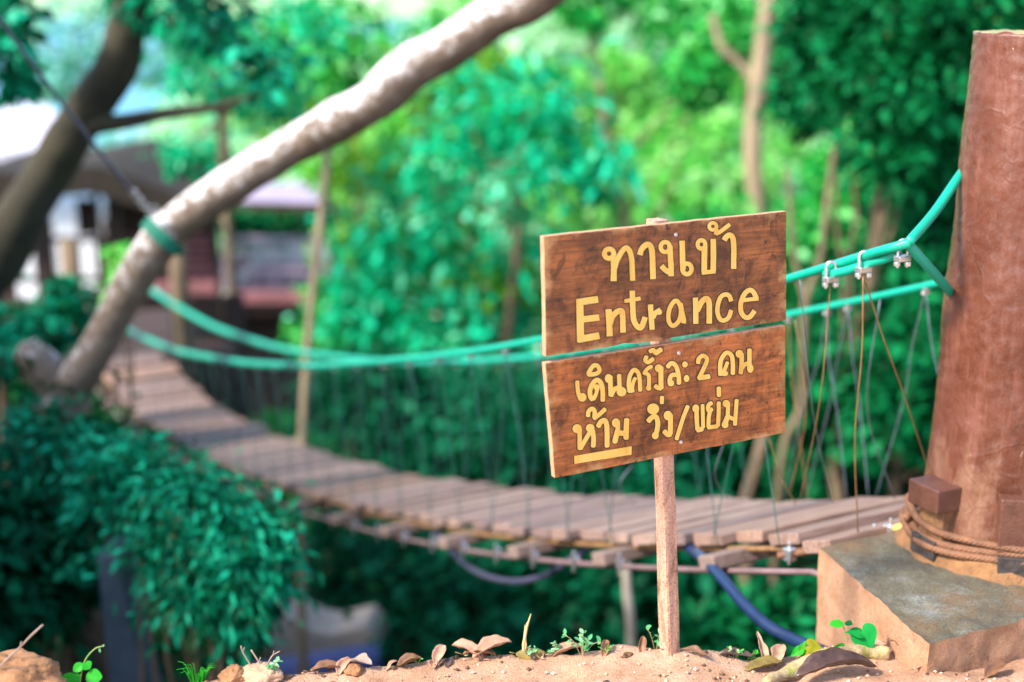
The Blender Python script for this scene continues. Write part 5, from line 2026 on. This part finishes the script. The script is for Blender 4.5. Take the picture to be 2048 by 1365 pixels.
def seedlings():
    # bright round-leaved seedling at lower left
    d = 2.86
    st = [P(158, 1385, d), P(163, 1345, d), P(172, 1318, d), P(190, 1298, d), P(205, 1293, d)]
    base = on_ground(st[0])
    base.z = min(base.z, st[0].z)
    t = thing('seedling', 'bright green round-leaved seedling in front of the dark ravine at lower left', 'plant', base)
    b = MB()
    b.tube([base] + smooth_path(st, 4), 0.0014, 6)
    b.tube([P(172, 1330, d), P(160, 1335, d), P(150, 1340, d)], 0.001, 5)
    b.build('stem', simple('seedling_stem', (0.20, 0.30, 0.06), 0.6), t, True)
    leaves = [((168, 1325), (182, 1338), .018, .011), ((166, 1328), (146, 1342), .024, .010), ((172, 1356), (200, 1352), .034, .017), ((160, 1362), (118, 1362), .046, .017), ((162, 1358), (140, 1348), .018, .008)]
    for (p0, p1, L_, W_) in leaves:
        b = MB()
        a0 = P(*p0, d); a1 = P(*p1, d)
        seed_leaf(b, a0, (a1 - a0) + Vector((0, -0.004, 0)), L_, W_, Vector((0.1, -0.75, 0.65)))
        b.build('leaf', MT['lf_seed'], t, True)
    b = MB()
    seed_leaf(b, P(199, 1297, d), Vector((0, 0, -1)), .010, .0025, Vector((0, -1, 0.1)))
    seed_leaf(b, P(204, 1294, d), Vector((0.7, 0, .7)), .007, .002, Vector((0, -1, 0.1)))
    b.build('bud', MT['lf_mint'], t, True)

    # heart-leaved vine at the plinth
    d = ground_depth(1702, 1314)
    base = ground_hit(1702, 1314)
    t = thing('heart_leaf_vine', 'small vine with glossy heart-shaped leaves growing at the foot of the plinth', 'plant', base)
    b = MB()
    root = P(1700, 1312, d)
    b.tube(smooth_path([root, P(1695, 1285, d), P(1690, 1262, d), P(1684, 1250, d)], 5), 0.0014, 6)
    b.tube(smooth_path([root, P(1712, 1290, d), P(1722, 1272, d)], 5), 0.0014, 6)
    b.build('stem', simple('vine_stem', (0.30, 0.22, 0.06), 0.6), t, True)
    for (p0, p1, L_, W_, up, mt_) in (((1724, 1264), (1746, 1304), .050, .029, Vector((-.15, -.85, .5)), 'lf_heart'),
                                      ((1718, 1268), (1690, 1264), .030, .014, Vector((-.1, -.5, .9)), 'lf_heart'),
                                      ((1688, 1248), (1655, 1248), .034, .010, Vector((0, -.6, .8)), 'lf_seed'),
                                      ((1690, 1246), (1702, 1248), .018, .008, Vector((0, -.5, .8)), 'lf_dark'),
                                      ((1682, 1300), (1668, 1292), .026, .014, Vector((0, -.8, .5)), 'lf_seed')):
        b = MB()
        a0 = P(*p0, d); a1 = P(*p1, d - 0.01); L_ *= 1.08; W_ *= 1.08
        if W_ > .012:
            heart_leaf(b, a0, a1, W_ * 2, up)
        else:
            seed_leaf(b, a0, a1 - a0, L_, W_, up)
        b.build('leaf', MT[mt_], t, True)
    # yellowing round leaves at the hose end
    d = ground_depth(1622, 1322)
    base = ground_hit(1622, 1322)
    t = thing('round_leaf_weed', 'low weed with yellowing round leaves beside the end of the hose', 'plant', base)
    b = MB()
    for x, y in ((1634, 1300), (1608, 1306), (1592, 1306)):
        b.tube([P(1622, 1322, d), P(x, y, d)], 0.001, 5)
    b.build('stem', simple('weed_stem', (0.25, 0.25, 0.05), 0.6), t, True)
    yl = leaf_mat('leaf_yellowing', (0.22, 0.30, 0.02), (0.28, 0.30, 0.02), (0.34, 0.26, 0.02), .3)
    for (p0, p1, L_, W_, mt_) in (((1618, 1292), (1646, 1296), .030, .016, yl), ((1614, 1300), (1600, 1318), .028, .014, yl), ((1600, 1300), (1580, 1314), .024, .011, MT['lf_seed']), ((1610, 1292), (1600, 1290), .018, .01, MT['lf_seed'])):
        b = MB()
        a0 = P(*p0, d); a1 = P(*p1, d)
        heart_leaf(b, a0, a1, W_ * 2, Vector((.1, -.8, .55)))
        b.build('leaf', mt_, t, True)

    # mint weeds on the rim
    def weed(px, py, d, h, n, label, seed, lm='lf_mint', spread=1.0, group=None):
        rng = np.random.default_rng(seed)
        g = ground_hit(px, py)
        t = thing('weed', label, 'plant', g, group)
        b = MB(); lv = MB()
        for k in range(n):
            a = rng.uniform(0, 2 * math.pi)
            tip = g + Vector((math.cos(a) * h * .55 * spread, math.sin(a) * h * .3, h * rng.uniform(.55, 1.0)))
            path = smooth_path([g - Vector((0, 0, 0.01)), g.lerp(tip, .5) + Vector((0, 0, h * .15)), tip], 4)
            b.tube(path, 0.0009, 5)
            for j in range(5):
                q = path[min(len(path) - 1, 3 + j * 2 if 3 + j * 2 < len(path) else len(path) - 1)]
                dd = Vector((rng.uniform(-1, 1), rng.uniform(-.6, .6), rng.uniform(-.2, .6)))
                seed_leaf(lv, q, dd, h * rng.uniform(.2, .36), h * rng.uniform(.05, .10), Vector((0, -.5, .85)), n=5, cols=2)
        b.build('stem', simple('weed_stem_brown', (0.34, 0.22, 0.10), .7), t, True)
        lv.build('leaves', MT[lm], t, True)
    weed(1165, 1312, 3.2, .052, 6, 'leggy mint-green weed, tallest on the rim left of the thin pole', 1, spread=1.4)
    weed(1115, 1308, 3.2, .026, 4, 'low mint-green weed left of the tallest weed on the rim', 2)
    weed(1060, 1300, 3.18, .03, 4, 'low pale green weed at the foot of the dry straw stalks', 3)
    weed(1095, 1292, 3.24, .022, 3, 'tiny green sprout between the straw stalks and the mint weeds', 4)
    weed(1312, 1272, 3.24, .05, 3, 'yellow-green sprig sticking out from behind the sign post', 5)
    weed(1212, 1312, 3.24, .024, 4, 'tiny dark green sprout on the rim right of the mint weeds', 6, 'lf_seed')
    weed(835, 1328, 3.22, .02, 3, 'tiny bright sprout behind the small brown leaf', 7, 'lf_seed')
    weed(985, 1285, 3.24, .022, 2, 'small dry sprig on top of the litter heap', 8, 'lf_mid')
    weed(1470, 1318, 3.2, .03, 3, 'yellowish weed at the rim between sign post and rolled leaf', 9, 'lf_lime')
    weed(1500, 1298, 3.2, .03, 3, 'mint-green weed behind the upright rolled leaf', 10, 'lf_seed')
    weed(535, 1325, 3.15, .045, 4, 'straggly bluish weed with dry twigs at lower left', 11, 'lf_mint')
    # straw stalks
    base = ground_hit(1048, 1296)
    ds = ground_depth(1048, 1296)
    t = thing('straw_stalks', 'dry straw-coloured stalks standing up from the rim', 'dry grass', base)
    for (x0, y0, x1, y1, w) in ((1047, 1282, 1062, 1228, .0035), (1048, 1282, 1054, 1245, .003), (1052, 1282, 1050, 1250, .002)):
        b = MB()
        b.tube([base + Vector((0, 0, -0.005)), P(x0, y0 + 8, ds), P((x0 + x1) / 2 - 1, (y0 + y1) / 2, ds), P(x1, y1, ds)], [w, w, w * .8, w * .3], 6)
        b.build('stalk', MT['straw'], t, True)
    # grass tuft
    base = ground_hit(395, 1362)
    t = thing('grass_tuft', 'small tuft of green grass on the edge at lower left', 'grass', base)
    rng = np.random.default_rng(44)
    b = MB()
    for k in range(26):
        a = rng.uniform(-1, 1)
        tip = base + Vector((a * .045, rng.uniform(-.02, .02), rng.uniform(.015, .05)))
        path = smooth_path([base + Vector((a * .01, 0, -.01)), base.lerp(tip, .6) + Vector((0, 0, .012)), tip], 4)
        b.tube(path, [0.0014 * (1 - i / len(path) * .8) for i in range(len(path))], 4)
    b.build('blades', MT['lf_seed'], t, True)
    # twigs
    def twig(pts, d, r, label):
        if pts[0][0] > 200:
            d = ground_depth(*pts[0])
        w3 = [P(x, y, d) for x, y in pts]
        b = MB()
        b.tube(smooth_path(w3, 5), r, 6, rough=.2, rs=60)
        m_ = w3[len(w3) // 2]
        b.tube([m_, m_ + Vector((0.004, 0, .012))], r * .6, 5)
        o = b.build('twig', MT['twig'], None, True, base=w3[0])
        o.location = w3[0]
        tag(o, label, 'twig')
    twig([(-10, 1345), (15, 1318), (40, 1295), (62, 1272), (86, 1250)], 2.75, .0022, 'thin dry twig rising over the earth lump at bottom left')
    twig([(515, 1352), (498, 1325), (486, 1305), (482, 1292)], 3.12, .002, 'dry upright twig, left of two, near the bluish weed')
    twig([(530, 1350), (518, 1325), (502, 1300)], 3.14, .002, 'dry slanting twig, right of two, near the bluish weed')
    twig([(532, 1335), (545, 1312), (560, 1303)], 3.14, .0018, 'short twig bending right beside the bluish weed')
    # mossy stick
    pts = [(1530, 1376), (1580, 1356), (1630, 1336), (1680, 1322), (1730, 1316), (1778, 1318)]
    w3 = [ground_hit(*p) + Vector((0, 0, 0.012)) for p in pts]
    b = MB()
    path = smooth_path(w3, 8)
    n = len(path)
    b.tube(path, [interp(i / n, [0, .15, .5, 1], [.010, .015, .020, .016]) for i in range(n)], 14, rough=.35, rs=28)
    o = b.build('mossy_stick', MT['moss_log'], None, True, base=w3[0])
    o.location = w3[0]
    tag(o, 'mossy pale stick lying on the sand towards the plinth', 'stick')


seedlings()
